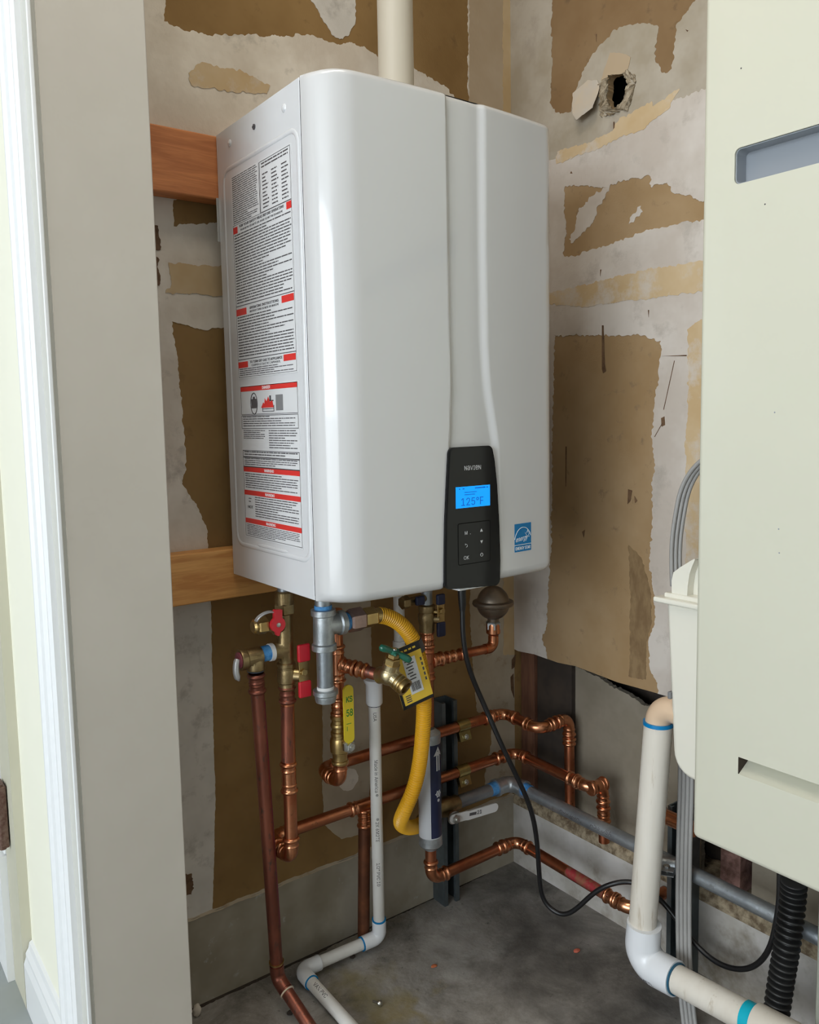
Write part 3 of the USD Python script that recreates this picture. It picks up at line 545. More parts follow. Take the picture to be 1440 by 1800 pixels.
# warning labels on the side
def sheet_label(p_tl, p_tr, p_bl, p_br, seed, items, name, lab):
    tl, tr, bl, brr = (side(*p) for p in (p_tl, p_tr, p_bl, p_br))
    y0, y1 = (tl[1]+bl[1])/2, (tr[1]+brr[1])/2; z1, z0 = (tl[2]+tr[2])/2, (bl[2]+brr[2])/2; w, h = y0-y1, z1-z0
    X0 = -.0006
    root = obj(name, bx(X0, 0.0002, y0+.002, y1-.002, z0-.002, z1+.002), mLabel, wh, lab, smooth=False)
    Pt = lambda u, vv, e=0.: V(X0-e, y0-u*w, z1-vv*h); R_ = random.Random(seed)
    def quad(u0, u1, v0, v1, e=.00025):
        a, b = Pt(u0, v1), Pt(u1, v0); return bx(X0-e, X0+.0001, a[1], b[1], a[2], b[2])
    inks = {'k': [], 'r': [], 'w': [], 'g': []}
    def lines(u0, u1, v0, v1, nl, t=.55, last=.7):
        lh = (v1-v0)/nl
        for i in range(nl):
            u = u0; end = u1 - (R_.random()*.5*(u1-u0) if R_.random() > last else R_.random()*.03)
            while u < end:
                l = R_.uniform(.02, .11); e = min(u+l, end); inks['k'].append(quad(u, e, v0+i*lh, v0+(i+t*.68)*lh)); u = e+.009
    def frame(u0, u1, v0, v1, t=.006):
        tv = t*w/h
        inks['k'] += [quad(u0, u1, v0, v0+tv), quad(u0, u1, v1-tv, v1), quad(u0, u0+t, v0, v1), quad(u1-t, u1, v0, v1)]
    def word(s, u, vv, hh, ink='k', wid=None, bold=True):
        inks[ink].append(text(s, hh, Pt(u, vv, .0002 if ink == 'k' else .0003), (0, -1, 0), (0, 0, 1), .0002, True, bold, wid))
    items(quad, lines, frame, word, inks, Pt, w, h)
    for q in inks['r']: obj('red_band', q, mRed, root, smooth=False)
    for kx, mm, nm in (('k', mInk, 'print'), ('w', mWhiteI, 'white_print'), ('g', mGreyI, 'grey_picture')):
        if inks[kx]: obj(nm, cat(inks[kx]), mm, root, smooth=False)
def lab1(quad, lines, frame, word, I, Pt, w, h):
    lines(.01, .47, .0, .235, 23, .5, .95); lines(.54, .98, .01, .04, 2, .6); I['k'].append(quad(.495, .502, .0, .235)); frame(.51, 1, .0, .235, .004)
    for c in (.55, .70, .86): lines(c, c+.11, .06, .23, 10, .5, .4)
    I['r'] += [quad(.92, 1., .24, .272), quad(0, .08, .246, .278)]
    word('FOR YOUR SAFETY READ BEFORE OPERATING', .5, .25, .0036, 'k', w*.76); word('POUR VOTRE SÉCURITÉ LIRE AVANT DE METTRE EN MARCHE', .5, .27, .0028, 'k', w*.72, False)
    lines(.02, .99, .285, .635, 25, .55, .6); frame(.0, 1., .235, .64, .003)
    I['r'] += [quad(.80, .99, .648, .68), quad(.0, .19, .655, .688)]
    word('OPERATING INSTRUCTIONS', .5, .662, .0036, 'k', w*.5); word('INSTRUCTIONS DE MISE EN MARCHE', .5, .680, .003, 'k', w*.5, False)
    lines(.02, .98, .695, .905, 15, .55, .6); frame(.0, 1., .64, .91, .003)
    I['r'] += [quad(.80, .99, .918, .948), quad(.0, .18, .922, .952)]
    word('TO TURN OFF GAS TO APPLIANCE', .5, .928, .0036, 'k', w*.56); word('COUPER LE GAZ DE L\'APPAREIL', .5, .945, .003, 'k', w*.5, False)
    lines(.02, .96, .957, .997, 4, .55, .6); frame(.0, 1., .91, 1., .003)
def lab2(quad, lines, frame, word, I, Pt, w, h):
    I['r'] += [quad(0, 1, .0, .032)]; word('DANGER', .48, .016, .0045, 'w', w*.14)
    frame(0, 1, .0, .185, .004)
    c = Pt(.25, .115); I['k'].append(tube([c+V(0, .0115*math.cos(a), .0165*math.sin(a)) for a in np.linspace(0, 2*np.pi, 33)], .0009, 6)); I['k'].append(quad(.20, .30, .085, .145)); I['k'].append(quad(.23, .27, .07, .088))
    fl = Polygon([(.38, .145), (.42, .11), (.44, .12), (.45, .085), (.48, .105), (.51, .075), (.54, .11), (.58, .10), (.60, .145)]); I['r'].append(ext(Polygon([(u*w, -vv*h) for u, vv in fl.exterior.coords]), .0003, Pt(0, 0), (0, -1, 0), (0, 0, 1)))
    I['k'] += [quad(.53, .56, .07, .10), quad(.50, .60, .098, .106), quad(.40, .60, .15, .154), quad(.40, .41, .145, .168), quad(.60, .61, .13, .168), quad(.40, .61, .166, .170)]
    I['g'].append(quad(.64, .76, .068, .165))
    lines(.03, .97, .197, .27, 5, .55, .8); frame(.0, 1., .19, .278, .005)
    lines(.03, .45, .288, .35, 5, .55, .6); lines(.5, .98, .288, .41, 8, .55, .6); frame(0, 1., .42, .465, .005); lines(.03, .97, .427, .46, 2, .6); lines(.03, .97, .472, .525, 4, .55, .9); frame(0, 1., .466, .53, .005)
    for v0 in (.532, .688, .878): I['r'].append(quad(0, 1, v0, v0+.032)); word('WARNING', .48, v0+.016, .0042, 'w', w*.17)
    lines(.03, .97, .575, .68, 7, .55, .7); lines(.2, .97, .728, .868, 9, .55, .7); word('HOT', .11, .80, .0042, 'k', w*.1); lines(.08, .14, .74, .78, 2, .4); lines(.03, .97, .918, .995, 7, .55, .8)
    frame(0, 1, .53, 1., .004)
sheet_label((407, 310), (510, 259), (421, 664), (523, 652), 1, lab1, 'instruction_label', 'dense black instruction label with red corner marks')
sheet_label((424, 680), (525, 671), (433, 937), (531, 967), 2, lab2, 'warning_label', 'warning label with four red bands and a fire picture')
# control panel
fr = lambda px, py, y=-.3445: at(px, py, y=y)
def fpoly(pts, y=-.3445): return Polygon([(fr(a, b, y)[0], fr(a, b, y)[2]) for a, b in pts]).buffer(0)
YP = -.3475
cp = fpoly([(790, 787), (866, 783), (871, 810), (875, 850), (879, 920), (881, 985), (880, 1029), (783, 1037), (783, 1000), (784, 920), (787, 850)], YP)
cp = cp.buffer(-.010).buffer(.010)
def front(poly, y, h): return ext(poly, h, (0, y, 0), (1, 0, 0), (0, 0, 1))
cpm = cat([front(cp, -.325, -YP-.325-.0015), front(cp.buffer(-.0012), YP+.0015, .0008), front(cp.buffer(-.0025), YP+.0007, .0007)])
pn = obj('control_panel', cpm, mBlackG, wh, 'glossy black control panel', smooth=False)
scr = fpoly([(800, 855), (861, 850), (862, 889), (802, 896)], YP)
b0 = scr.bounds; scr = sbox(b0[0]+.001, b0[1]+.0015, b0[2]-.001, b0[3]-.0015)
obj('display', front(scr, YP+.0004, .0012), mScreen, pn, 'bright blue lit display reading 125 degrees', smooth=False)
cx_, cz_ = scr.centroid.x, scr.centroid.y; sw, sh = b0[2]-b0[0], b0[3]-b0[1]
ti = [text('125°F', .0115, (cx_-.002, YP-.0009, cz_-.007), (1, 0, 0), (0, 0, 1), .0003)]
for u, l in ((-.40, .03), (-.30, .05), (.05, .30), (.28, .06), (.38, .05)): ti.append(bx(cx_+u*sw, cx_+(u+l)*sw, YP-.0011, YP-.0008, cz_+.34*sh, cz_+.39*sh))
ti.append(bx(cx_-.25*sw, cx_+.1*sw, YP-.0011, YP-.0008, cz_+.19*sh, cz_+.22*sh)); ti.append(bx(cx_-.25*sw, cx_+.05*sw, YP-.0011, YP-.0008, cz_+.09*sh, cz_+.12*sh))
obj('display_digits', cat(ti), mScrInk, pn, smooth=False)
lo_ = fr(831, 822, YP); lg = []; xw = 0.; LH = .0067
for ch in 'NaVIeN':
    g_ = meshkit.text_mesh(ch, .01, .0003); b_ = g_.bounds; g_.apply_translation([-b_[0][0], -b_[0][1], 0]); k_ = LH/(b_[1][1]-b_[0][1]); g_.apply_scale([k_, k_, 1]); wd = (b_[1][0]-b_[0][0])*k_
    g_.apply_translation([xw, 0, 0]); lg.append(g_); xw += wd+.0013
lg = cat(lg); lg.apply_translation([-(xw-.0013)/2, -LH/2, 0]); lg.apply_scale([.034/xw, 1, 1]); lg.apply_transform(basis((lo_[0], YP-.0003, lo_[2]), (1, 0, 0), (0, 0, 1)))
obj('brand_lettering', lg, mSilver, pn, 'silver maker lettering', smooth=False)
key = fpoly([(805, 921), (860, 915), (862, 985), (806, 994)], YP); kb = key.bounds; key = sbox(*kb).buffer(-.003).buffer(.003)
kp = obj('keypad', front(key.buffer(-.0007), YP+.0005, .0009), mBlackG, pn, smooth=False)
obj('keypad_groove', front(key.buffer(.0005).difference(key.buffer(-.0007)), YP+.0004, .0006), M('groove_black', (.004, .004, .004), None, rough=.6, spec=.1), pn, smooth=False)
kx = lambda u: kb[0]+(kb[2]-kb[0])*u; kz = lambda vv: kb[3]-(kb[3]-kb[1])*vv; YK = YP-.0006; gl = []
gl.append(text('M', .0052, (kx(.24), YK, kz(.24)), (1, 0, 0), (0, 0, 1))); gl.append(text('.', .0052, (kx(.37), YK, kz(.24)), (1, 0, 0), (0, 0, 1)))
gl.append(text('OK', .0055, (kx(.24), YK, kz(.84)), (1, 0, 0), (0, 0, 1)))
def tri(u, vv, s): return front(Polygon([(kx(u)-.0026, kz(vv)-.002*s), (kx(u)+.0026, kz(vv)-.002*s), (kx(u), kz(vv)+.0028*s)]), YK+.0002, .0005)
gl += [tri(.72, .22, 1), tri(.72, .50, -1)]
def arc(u, vv, r, a0, a1): return tube([V(kx(u)+r*math.cos(a), YK-.0001, kz(vv)+r*math.sin(a)) for a in np.linspace(a0, a1, 20)], .00035, 6)
gl += [arc(.72, .82, .0025, math.radians(125), math.radians(415)), bx(kx(.72)-.0003, kx(.72)+.0003, YK-.0004, YK, kz(.82)+.0008, kz(.82)+.0034)]
gl += [arc(.24, .55, .0022, math.radians(-90), math.radians(90)), bx(kx(.24)-.0022, kx(.24), YK-.0004, YK, kz(.55)+.0019, kz(.55)+.0025), bx(kx(.24)-.0022, kx(.24)-.0016, YK-.0004, YK, kz(.55)+.001, kz(.55)+.0035)]
obj('key_symbols', cat(gl), mSilver, kp, smooth=False)
obj('panel_tab', rbox(fr(806, 1044, -.335)[0], fr(853, 1036, -.335)[0], -.337, -.31, H0-.006, H0-.002, .0015), mPlW, wh, 'white tab under the control panel')
# energy label
es = fpoly([(904, 923), (934, 918), (935, 965), (905, 971)], -.339); eb = es.bounds; ew, eh = eb[2]-eb[0], eb[3]-eb[1]
ye = -(D+float(bulge(np.array((eb[0]+eb[2])/2))))
def conform(m, n=0):
    for _ in range(n): m = m.subdivide()
    v_ = np.array(m.vertices); v_[:, 1] += -bulge(v_[:, 0])+bulge(np.array((eb[0]+eb[2])/2)); m.vertices = v_; return m
el = obj('efficiency_label', conform(front(sbox(*eb), ye+.0004, .0009), 4), mBlueL, wh, 'small blue energy efficiency label', smooth=False)
ex = lambda u: eb[0]+ew*u; ez = lambda vv: eb[1]+eh*vv; E_ = []
E_.append(bx(ex(.0), ex(.5), ye-.0008, ye-.0004, ez(.235), ez(.255))); E_.append(bx(ex(.5), ex(1.), ye-.0008, ye-.0004, ez(.235), ez(.255)))
E_.append(tube([V(ex(.5)+ew*.5*math.cos(a), ye-.0004, ez(.36)+eh*.50*math.sin(a)) for a in np.linspace(.35, 2.95, 30)], .0006, 6))
st = [(ex(.78)+ew*.17*(1 if i % 2 == 0 else .42)*math.cos(math.pi/2+i*math.pi/5), ez(.60)+ew*.17*(1 if i % 2 == 0 else .42)*math.sin(math.pi/2+i*math.pi/5)) for i in range(10)]
E_.append(tube([V(a, ye-.0004, b) for a, b in st+st[:1]], .0004, 6))
tx = text('energy', eh*.17, (0, 0, 0), (1, 0, 0), (0, 1, 0), .0003, True, False, ew*.72); tv = np.array(tx.vertices); tv = np.c_[tv[:, 0]+tv[:, 1]*.35, tv[:, 1]+.10*tv[:, 0], tv[:, 2]]; tx.vertices = tv; tx.apply_transform(basis((ex(.44), ye-.0004, ez(.47)), (1, 0, 0), (0, 0, 1))); E_.append(tx)
E_.append(text('ENERGY STAR', eh*.105, (ex(.5), ye-.0004, ez(.12)), (1, 0, 0), (0, 0, 1), .0003, True, True, ew*.9))
obj('label_print', conform(cat(E_), 1), mWhiteI, el, smooth=False)

# ------------------------------------------------------------------ vent pipe
vb = at(697, 150, y=-.11); vt = thing('vent_pipe', 'cream PVC vent pipe rising from the top of the water heater', 'pipe', (vb[0], -.11, H1))
obj('pipe', cyl((vb[0], -.11, H1-.001), (vb[0], -.11, ZC), .0303, 40), mPvcC, vt); obj('collar', lathe([(.036, 0), (.036, .012), (.032, .016)], (vb[0], -.11, H1-.002)), mPvcC, vt)

# ------------------------------------------------------------------ copper pipework
RC = .0111
YA = -.012
# left discharge pipe under the relief valve
YV = -.10
hot = at(508, 1300, y=YV)[0]
rvx = at(450, 1180, y=YV)[0]
d0 = V(rvx, YV, at(452, 1183, y=YV)[2]); d1_ = at(488, 1718, y=-.062); d2 = at(560, 1828, z=.013)
dp = thing('discharge_pipe', 'long red-brown copper pipe dropping from the relief valve to the floor at far left', 'pipe', d1_)
run(dp, [d0, d1_, d2], RC, mCopperR, mCopperR, 'smooth', .018, .014)
coupling(dp, d0, d0+unit(d1_-d0)*.034, RC, mCopperR)
obj('red_stripe', cyl(d0+unit(d1_-d0)*.05+V(.0016, 0, 0), d1_-unit(d1_-d0)*.10+V(.0016, 0, 0), RC*.93, 22), M('stripe_purple', (.22, .025, .05), (.20, .05, .045), 60, .45, .3), dp, 'purple-red printed stripe')
u_ = unit(d2-d1_); obj('solder_ring', tube([d1_+u_*.03, d1_+u_*.0325], .0131, 20), mTape, dp); u_ = unit(d0-d1_); obj('solder_ring', tube([d1_+u_*.03, d1_+u_*.0325], .0131, 20), mBrass, dp)
# hot riser -> pipe B
zB = at(640, 1415, y=YA)[2]; xB = V(hot, YV, 0)
h0 = V(hot, YV, at(508, 1208, y=YV)[2]); h1 = at(510, 1468, y=YV); h1[0] = hot+(h1[0]-hot)*.6
xcB = at(905, 1322, y=YA)[0]; yB2 = at(1040, 1390, x=xcB)[1]; q3 = at(1108, 1372, y=yB2)
B1 = V(h1[0]+.004, YA, zB); zB1 = zB
hb = thing('copper_line', 'lower copper line from the left brass valve along the back wall and round the corner', 'pipe', h1)
run(hb, [h0, V(h1[0], YV, zB), B1, V(xcB, YA, zB), V(xcB, yB2, zB-.004), V(XR-.02, yB2, zB-.004), V(XR-.02, yB2-.004, ZK+.004)], RC, mCopper, mCopperF, 'press', .022, .018)
cz = at(512, 1370, y=YV)[2]; coupling(hb, V(h1[0]-.0003, YV, cz+.032), V(h1[0], YV, cz-.022), RC, mCopperF)
obj('red_stripe', cat([cyl(V(h1[0]-.001, YV-.0004, cz+.034), V(hot-.001, YV-.0004, h0[2]-.03), RC+.0001, 20)]), mCopperR, hb)
coupling(hb, h0+V(0, 0, .004), h0-V(0, 0, .026), RC, mCopperR)
tx_ = at(640, 1415, y=YA)[0]
coupling(hb, V(tx_-.034, YA, zB), V(tx_+.034, YA, zB), RC, mCopperF, name='tee')
coupling(hb, V(tx_, YA, zB-.006), V(tx_, YA, zB-.044), RC, mCopperF, name='tee_branch')
obj('down_pipe', cyl(V(tx_, YA, zB-.03), V(tx_-.003, YA+.01, .0), RC*1.06, 22), mCopperD, hb, 'dull brown pipe dropping from the tee to the floor')
coupling(hb, V(xcB-.060, YA, zB), V(xcB-.034, YA, zB), RC, mCopperF)
coupling(hb, V(xcB, yB2+.060, zB-.002), V(xcB, yB2+.036, zB-.002), RC, mCopperF)
coupling(hb, V(XR-.02, yB2-.002, zB-.05), V(XR-.02, yB2-.003, zB-.085), RC, mCopperF)
# second riser -> ball valve -> pipe A
Y2 = -.085; r2 = at(593, 1160, y=Y2); r2x = r2[0]; zA = at(700, 1310, y=YA)[2]
c0 = V(r2x, Y2, at(593, 1100, y=Y2)[2]+.03); e2 = at(590, 1372, y=Y2); zA0 = zA
xcA = at(886, 1246, y=YA)[0]; yA2 = at(948, 1262, x=xcA)[1]
ha = thing('copper_line', 'upper copper line with a tee and yellow-handled valve, running to the corner stud', 'pipe', V(r2x, Y2, zA))
vz1, vz0 = at(594, 1256, y=Y2)[2], at(594, 1345, y=Y2)[2]
run(ha, [V(r2x, Y2, vz0+.004), V(r2x, Y2, zA0), V(r2x+.002, YA, zA0), V(xcA, YA, zA), V(xcA, yA2, zA-.006), V(XR+.004, yA2, zA), V(XR+.004, yA2-.004, ZK+.004)], RC, mCopper, mCopperF, 'press', .022, .018)
obj('pipe', cyl(c0, V(r2x, Y2, vz1-.004), RC, 22), mCopper, ha)
tz = at(594, 1166, y=Y2)[2]
coupling(ha, V(r2x, Y2, tz+.034), V(r2x, Y2, tz-.034), RC, mCopperF, name='tee'); 
bib = at(668, 1187, y=-.155)
bdir = unit(bib-V(r2x, Y2, tz)); coupling(ha, V(r2x, Y2, tz)+bdir*.006, V(r2x, Y2, tz)+bdir*.036, RC, mCopperF, name='tee_branch')
coupling(ha, V(r2x, Y2, tz)+bdir*.038, V(r2x, Y2, tz)+bdir*.058, RC, mCopperF); obj('branch_pipe', cyl(V(r2x, Y2, tz)+bdir*.05, bib, RC*.95, 22), mCopperR, ha)
coupling(ha, V(r2x, Y2, vz1+.032), V(r2x, Y2, vz1-.002), RC, mCopperF)
coupling(ha, V(xcA-.060, YA, zA), V(xcA-.036, YA, zA), RC, mCopperF)
coupling(ha, V(XR+.004, yA2-.001, zA-.045), V(XR+.004, yA2-.001, zA-.062), RC, mCopperF)
# right-hand valve riser, filter and pipe C
Y3 = -.072; r3 = at(752, 1150, y=Y3)[0]; zC = at(840, 1510, y=Y3)[2]
f1, f0 = at(757, 1272, y=Y3)[2], at(757, 1492, y=Y3)[2]
xcC = at(908, 1482, y=Y3)[0]; yC2 = at(1112, 1608, x=xcC)[1]
hc = thing('copper_line', 'lowest copper line from under the white filter round the corner near the floor', 'pipe', V(r3, Y3, zC))
rf = at(757, 1480, y=Y3)[0]
run(hc, [V(rf, Y3, f0+.004), V(rf, Y3, zC), V(xcC, Y3, zC+.003), V(xcC, yC2, zC-.004), V(XR-.012, yC2, zC-.004)], RC, mCopper, mCopperF, 'press', .022, .018)
coupling(hc, V(xcC-.058, Y3, zC+.003), V(xcC-.036, Y3, zC+.003), RC, mCopperF)
k0 = at(1010, 1545, x=xcC); k1 = at(1080, 1585, x=xcC)
obj('red_print', tube([V(xcC-.0012, at(1000, 1540, x=xcC)[1], zC+.001), V(xcC-.0012, at(1075, 1583, x=xcC)[1], zC-.002)], RC*.96, 20), mRedInk, hc)
coupling(hc, V(xcC, yC2+.062, zC-.003), V(xcC, yC2+.038, zC-.003), RC, mCopperF)
hr = thing('copper_riser', 'copper riser with a side branch between the blue-handled valve and the filter', 'pipe', V(r3, Y3, f1))
vzb = at(751, 1112, y=Y3)[2]
obj('pipe', cyl(V(rf, Y3, f1-.003), V(r3, Y3, vzb+.002), RC, 22), mCopper, hr)
coupling(hr, V(r3, Y3, vzb+.004), V(r3, Y3, vzb-.030), RC, mCopperF)
zt = at(752, 1163, y=Y3)[2]
coupling(hr, V(r3, Y3, zt+.034), V(r3, Y3, zt-.036), RC, mCopper, name='tee')
bl = at(867, 1066, y=Y3); blx = bl[0]; zbr = at(867, 1138, y=Y3)[2]
run(hr, [V(r3, Y3, zt), V(blx, Y3, zbr), V(blx, Y3, at(866, 1100, y=Y3)[2])], RC*.86, mCopper, mCopperF, 'smooth', .014, .010)
du = unit(V(blx, Y3, zbr)-V(r3, Y3, zt)); o3 = V(r3, Y3, zt)
coupling(hr, o3+du*.008, o3+du*.036, RC, mCopperF, name='tee_branch'); coupling(hr, o3+du*.045, o3+du*.068, RC*.86, mCopperF); coupling(hr, o3+du*.078, o3+du*.094, RC*.86, mCopperF)
obj('adaptor', lathe([(.0105, 0), (.0145, .004), (.0145, .02), (.0135, .024)], V(blx, Y3, at(866, 1116, y=Y3)[2])), mCopperF, hr)
# bronze bulb
nk = at(866, 1095, y=Y3)[2]; bzc = at(867, 1060, y=Y3)[2]
tk = thing('expansion_bulb', 'small bronze pressure bulb hanging at the lower right of the heater', 'pressure tank', V(blx, Y3, nk))
R_b = .034
prof = [(.011, nk-bzc)] + [(R_b*math.sin(a), -R_b*math.cos(a)) for a in np.linspace(.36, math.pi/2-.12, 12)]
obj('lower_shell', lathe(prof, V(blx, Y3, bzc), n=40), mBronze, tk); 
obj('rim', lathe([(R_b, -.007), (R_b+.007, -.004), (R_b+.0085, 0), (R_b+.007, .004), (R_b, .006)], V(blx, Y3, bzc), n=40), mBronze, tk)
obj('upper_shell', lathe([(R_b*.98*math.cos(a), R_b*1.05*math.sin(a)) for a in np.linspace(.05, math.pi/2, 14)], V(blx, Y3, bzc), n=40), mBronze, tk)
obj('hex_neck', hexnut(V(blx, Y3, nk-.014), (0, 0, 1), .0155, .017), mGalv, tk)
# right-hand line stub beyond the white pipe
px_ = at(1180, 1440, x=.628)
st_ = thing('copper_stub', 'copper pipe clamped to the right strut behind the grey cable', 'pipe', px_)
obj('pipe', cyl(V(.628, px_[1]+.06, px_[2]+.001), V(.628, at(1222, 1463, x=.628)[1], px_[2]), RC*1.2, 24), mCopperF, st_); obj('collar', lathe([(RC*1.2, 0), (RC*1.5, .003), (RC*1.5, .007), (RC*1.2, .010)], V(.628, at(1164, 1430, x=.628)[1]-.004, px_[2]+.001), (0, 1, 0)), mCopperF, st_)

# ------------------------------------------------------------------ struts and clamps
def strut(name, label, o, ex, ey, z0, z1, w=.041, d=.041):
    t = .0026; lip = .0095
    P = Polygon([(0, d), (0, 0), (lip, 0), (lip, .007), (lip-t, .007), (lip-t, t), (t, t), (t, d-t), (w-t, d-t), (w-t, t), (w-lip+t, t), (w-lip+t, .007), (w-lip, .007), (w-lip, 0), (w, 0), (w, d)])
    ex, ey = unit(ex), unit(ey); m = ext(P, z1-z0, V(*o)+V(0, 0, z0), ex, ey)
    if (np.cross(ex, ey))[2] < 0: m.apply_translation([0, 0, z1-z0]); 
    s = thing(name, label, 'strut channel', V(*o)+V(0, 0, z0)); obj('channel', m, mStrut, s, smooth=False); return s
sz1 = at(785, 1236, y=.0)[2]
strut('strut_channel', 'dark steel strut channel standing on the floor behind the filter', (.449, .0015, 0), (1, 0, 0), (0, 1, 0), 0, sz1, .041, .0395)
s2y = at(1172, 1600, x=.648)[1]
strut('strut_channel', 'dark steel strut channel on the side wall behind the grey cable', (.648, s2y, 0), (0, -1, 0), (1, 0, 0), 0, at(1205, 1422, x=.66)[2], .041, .040)
def pipe_clamp(lab, c, ax, out, r, mat, ear=.020):
    """two curved halves round the pipe with ears and a bolt on the open side"""
    ax, out = unit(ax), unit(out); up = np.cross(ax, out); c = np.asarray(c, float)
    t = thing('pipe_clamp', lab, 'pipe clamp', c)
    for s in (1, -1):
        P = Polygon([((r+.0016)*math.cos(a), (r+.0016)*math.sin(a)*s) for a in np.linspace(.28, math.pi-.05, 22)] + [((r+.0001)*math.cos(a), (r+.0001)*math.sin(a)*s) for a in np.linspace(math.pi-.05, .28, 22)])
        a0 = .28; P = unary_union([P.buffer(0), Polygon([(r*math.cos(a0)-.001, s*r*math.sin(a0)), (r+ear, s*r*math.sin(a0)), (r+ear, s*(r*math.sin(a0)+.0016)), (r*math.cos(a0)-.001, s*(r*math.sin(a0)+.0016))])])
        obj('strap', ext(P.buffer(0), .030, c-ax*.015*np.sign(np.cross(out, up)@ax), out, up), mat, t, smooth=30)
    b = c+out*(r+ear*.6); obj('bolt', cat([cyl(b-up*.012, b+up*.010, .0028, 12), hexnut(b+up*.0045, up, .0058, .0042), hexnut(b-up*.0095, up, .0058, .0042)]), mSteel, t)
ca = at(812, 1272, y=YA); pipe_clamp('yellow zinc clamp on the upper copper pipe beside the strut', V(ca[0], YA, zA), (1, 0, 0), (0, -.35, -1), RC, mClamp)
cb_ = at(812, 1362, y=YA); pipe_clamp('yellow zinc clamp on the lower copper pipe beside the strut', V(cb_[0], YA, zB), (1, 0, 0), (0, -.35, -1), RC, mClamp)

# ------------------------------------------------------------------ gas line
XG, YG, RG = .620, -.022, .0134
zG = at(840, 1397, y=YG)[2]
gv_ = at(802, 1415, y=YG); gx0 = gv_[0]
gp = thing('gas_pipe', 'grey galvanised gas pipe along the back wall and above the side curb', 'pipe', V(gx0, YG, zG))
run(gp, [V(gx0+.004, YG, zG), V(XG, YG, zG), V(XG, -1.1, zG-.006)], RG, mGalvP, mGalv, 'galv', .024, .022)
for a, b in ((V(XG-.062, YG, zG), V(XG-.046, YG, zG)), (V(XG, YG-.046, zG), V(XG, YG-.062, zG))): obj('sealing_tape', tube([a, b], RG*1.06, 20), mTapeB, gp, 'blue sealing tape')
cg = at(1190, 1500, x=XG)
pipe_clamp('galvanised clamp on the gas pipe at the right strut', V(XG, s2y-.024, zG-.003), (0, 1, 0), (-1, -.5, -.1), RG, mGalv, .015)
for i, yy in enumerate((-.18, -.26)): obj('stamped_print', wrap_text('A53 USA', .009, V(XG, yy, zG-.002), (0, -1, 0), RG, math.radians(-25), e0=(-1, 0, 0)), mInk, gp, smooth=False)
# gas ball valve with white lever
vlv = thing('gas_valve', 'brass gas valve with a white lever handle beside the filter', 'valve', V(gx0, YG, zG))
vx0 = gx0-.060
obj('body', cat([lathe([(.015, 0), (.0175, .004), (.0175, .016), (.020, .024), (.021, .032), (.020, .042), (.0175, .048), (.0175, .060), (.015, .064)], V(vx0, YG, zG), (1, 0, 0)), cyl(V(vx0+.032, YG-.012, zG-.006), V(vx0+.032, YG-.034, zG-.012), .008, 16)]), mBrassC, vlv)
hub = at(797, 1437, y=YG-.036); le = at(866, 1421, y=YG-.040)
obj('hex_nut', cat([hexnut(hub-V(0, .0068, 0), (0, -1, 0), .0088, .006), cyl(hub-V(0, .012, 0), hub-V(0, .017, 0), .004, 12), lathe([(.0135, 0), (.0135, .003)], hub+V(0, .001, 0), (0, -1, 0), 20)]), mSteel, vlv)
dl = unit(le-hub); upl = unit(np.cross(V(0, -1, 0), dl)); upl = upl if upl[2] > 0 else -upl
hl = LineString([(-.004, 0), (.028, .001), (.034, .0), (np.linalg.norm(le-hub), .004)]).buffer(.0092)
lv = obj('lever', ext(hl, .003, hub-V(0, .004, 0), dl, upl), M('lever_white', (.66, .65, .64), None, rough=.4), vlv, 'white coated lever')
obj('lever_print', text('0 ▬ 21', .0075, hub+dl*.056-V(0, .0073, 0)+upl*.003, dl, upl, .0002, True, True, .036) if False else cat([text('21', .0075, hub+dl*.062-V(0, .0073, 0)+upl*.003, dl, upl, .0002, True, True), bx(0, .018, 0, .0002, -.003, .003).apply_transform(basis(hub+dl*.036-V(0, .0073, 0)+upl*.002, dl, np.cross(upl, dl)))]), mInk, lv, smooth=False)
# tee, drip leg and union below the heater
YT = -.15; gt = at(569, 1100, y=YT); gx = gt[0]; z1t, z0t = at(569, 1070, y=YT)[2], at(569, 1143, y=YT)[2]; zb_t = at(600, 1094, y=YT)[2]
tl_ = thing('gas_tee', 'galvanised gas tee with a capped drip leg under the heater front corner', 'pipe fitting', V(gx, YT, z0t))
obj('inlet_nipple', cyl(V(gx, YT, z1t-.006), V(gx, YT, H0+.006), .0135), mGalvP, tl_); obj('sealing_tape', tube([V(gx, YT, z1t), V(gx, YT, z1t+.006)], .0146, 20), mTapeB, tl_)
T_ = m3.Manifold.batch_boolean([mf(lathe([(.0180, 0), (.0205, .001), (.0205, .010), (.0178, .012), (.0172, z1t-z0t-.012), (.0205, z1t-z0t-.010), (.0205, z1t-z0t-.001), (.0180, z1t-z0t)], V(gx, YT, z0t), n=32)), mf(lathe([(.0172, 0), (.0172, .026), (.0205, .028), (.0205, .037), (.018, .038)], V(gx, YT, zb_t), (1, 0, 0), n=32))], m3.OpType.Add)
obj('tee', tm(T_), mGalv, tl_)
zn0 = at(569, 1212, y=YT)[2]; zcap = at(569, 1237, y=YT)[2]
obj('nipple', cyl(V(gx, YT, z0t+.004), V(gx, YT, zn0-.004), .0135), mGalvP, tl_); obj('sealing_tape', tube([V(gx, YT, zn0), V(gx, YT, zn0+.005)], .0142, 20), mTapeW, tl_)
hcp = zn0-zcap; obj('cap', lathe([(.010, 0), (.0165, .003), (.0180, .010), (.0182, hcp-.010), (.0208, hcp-.008), (.0208, hcp-.001), (.0175, hcp)], V(gx, YT, zcap), n=32), mGalv, tl_)
u0 = gx+.038
obj('sealing_tape', tube([V(u0, YT, zb_t), V(u0+.008, YT, zb_t)], .0150, 20), mTapeB, tl_)
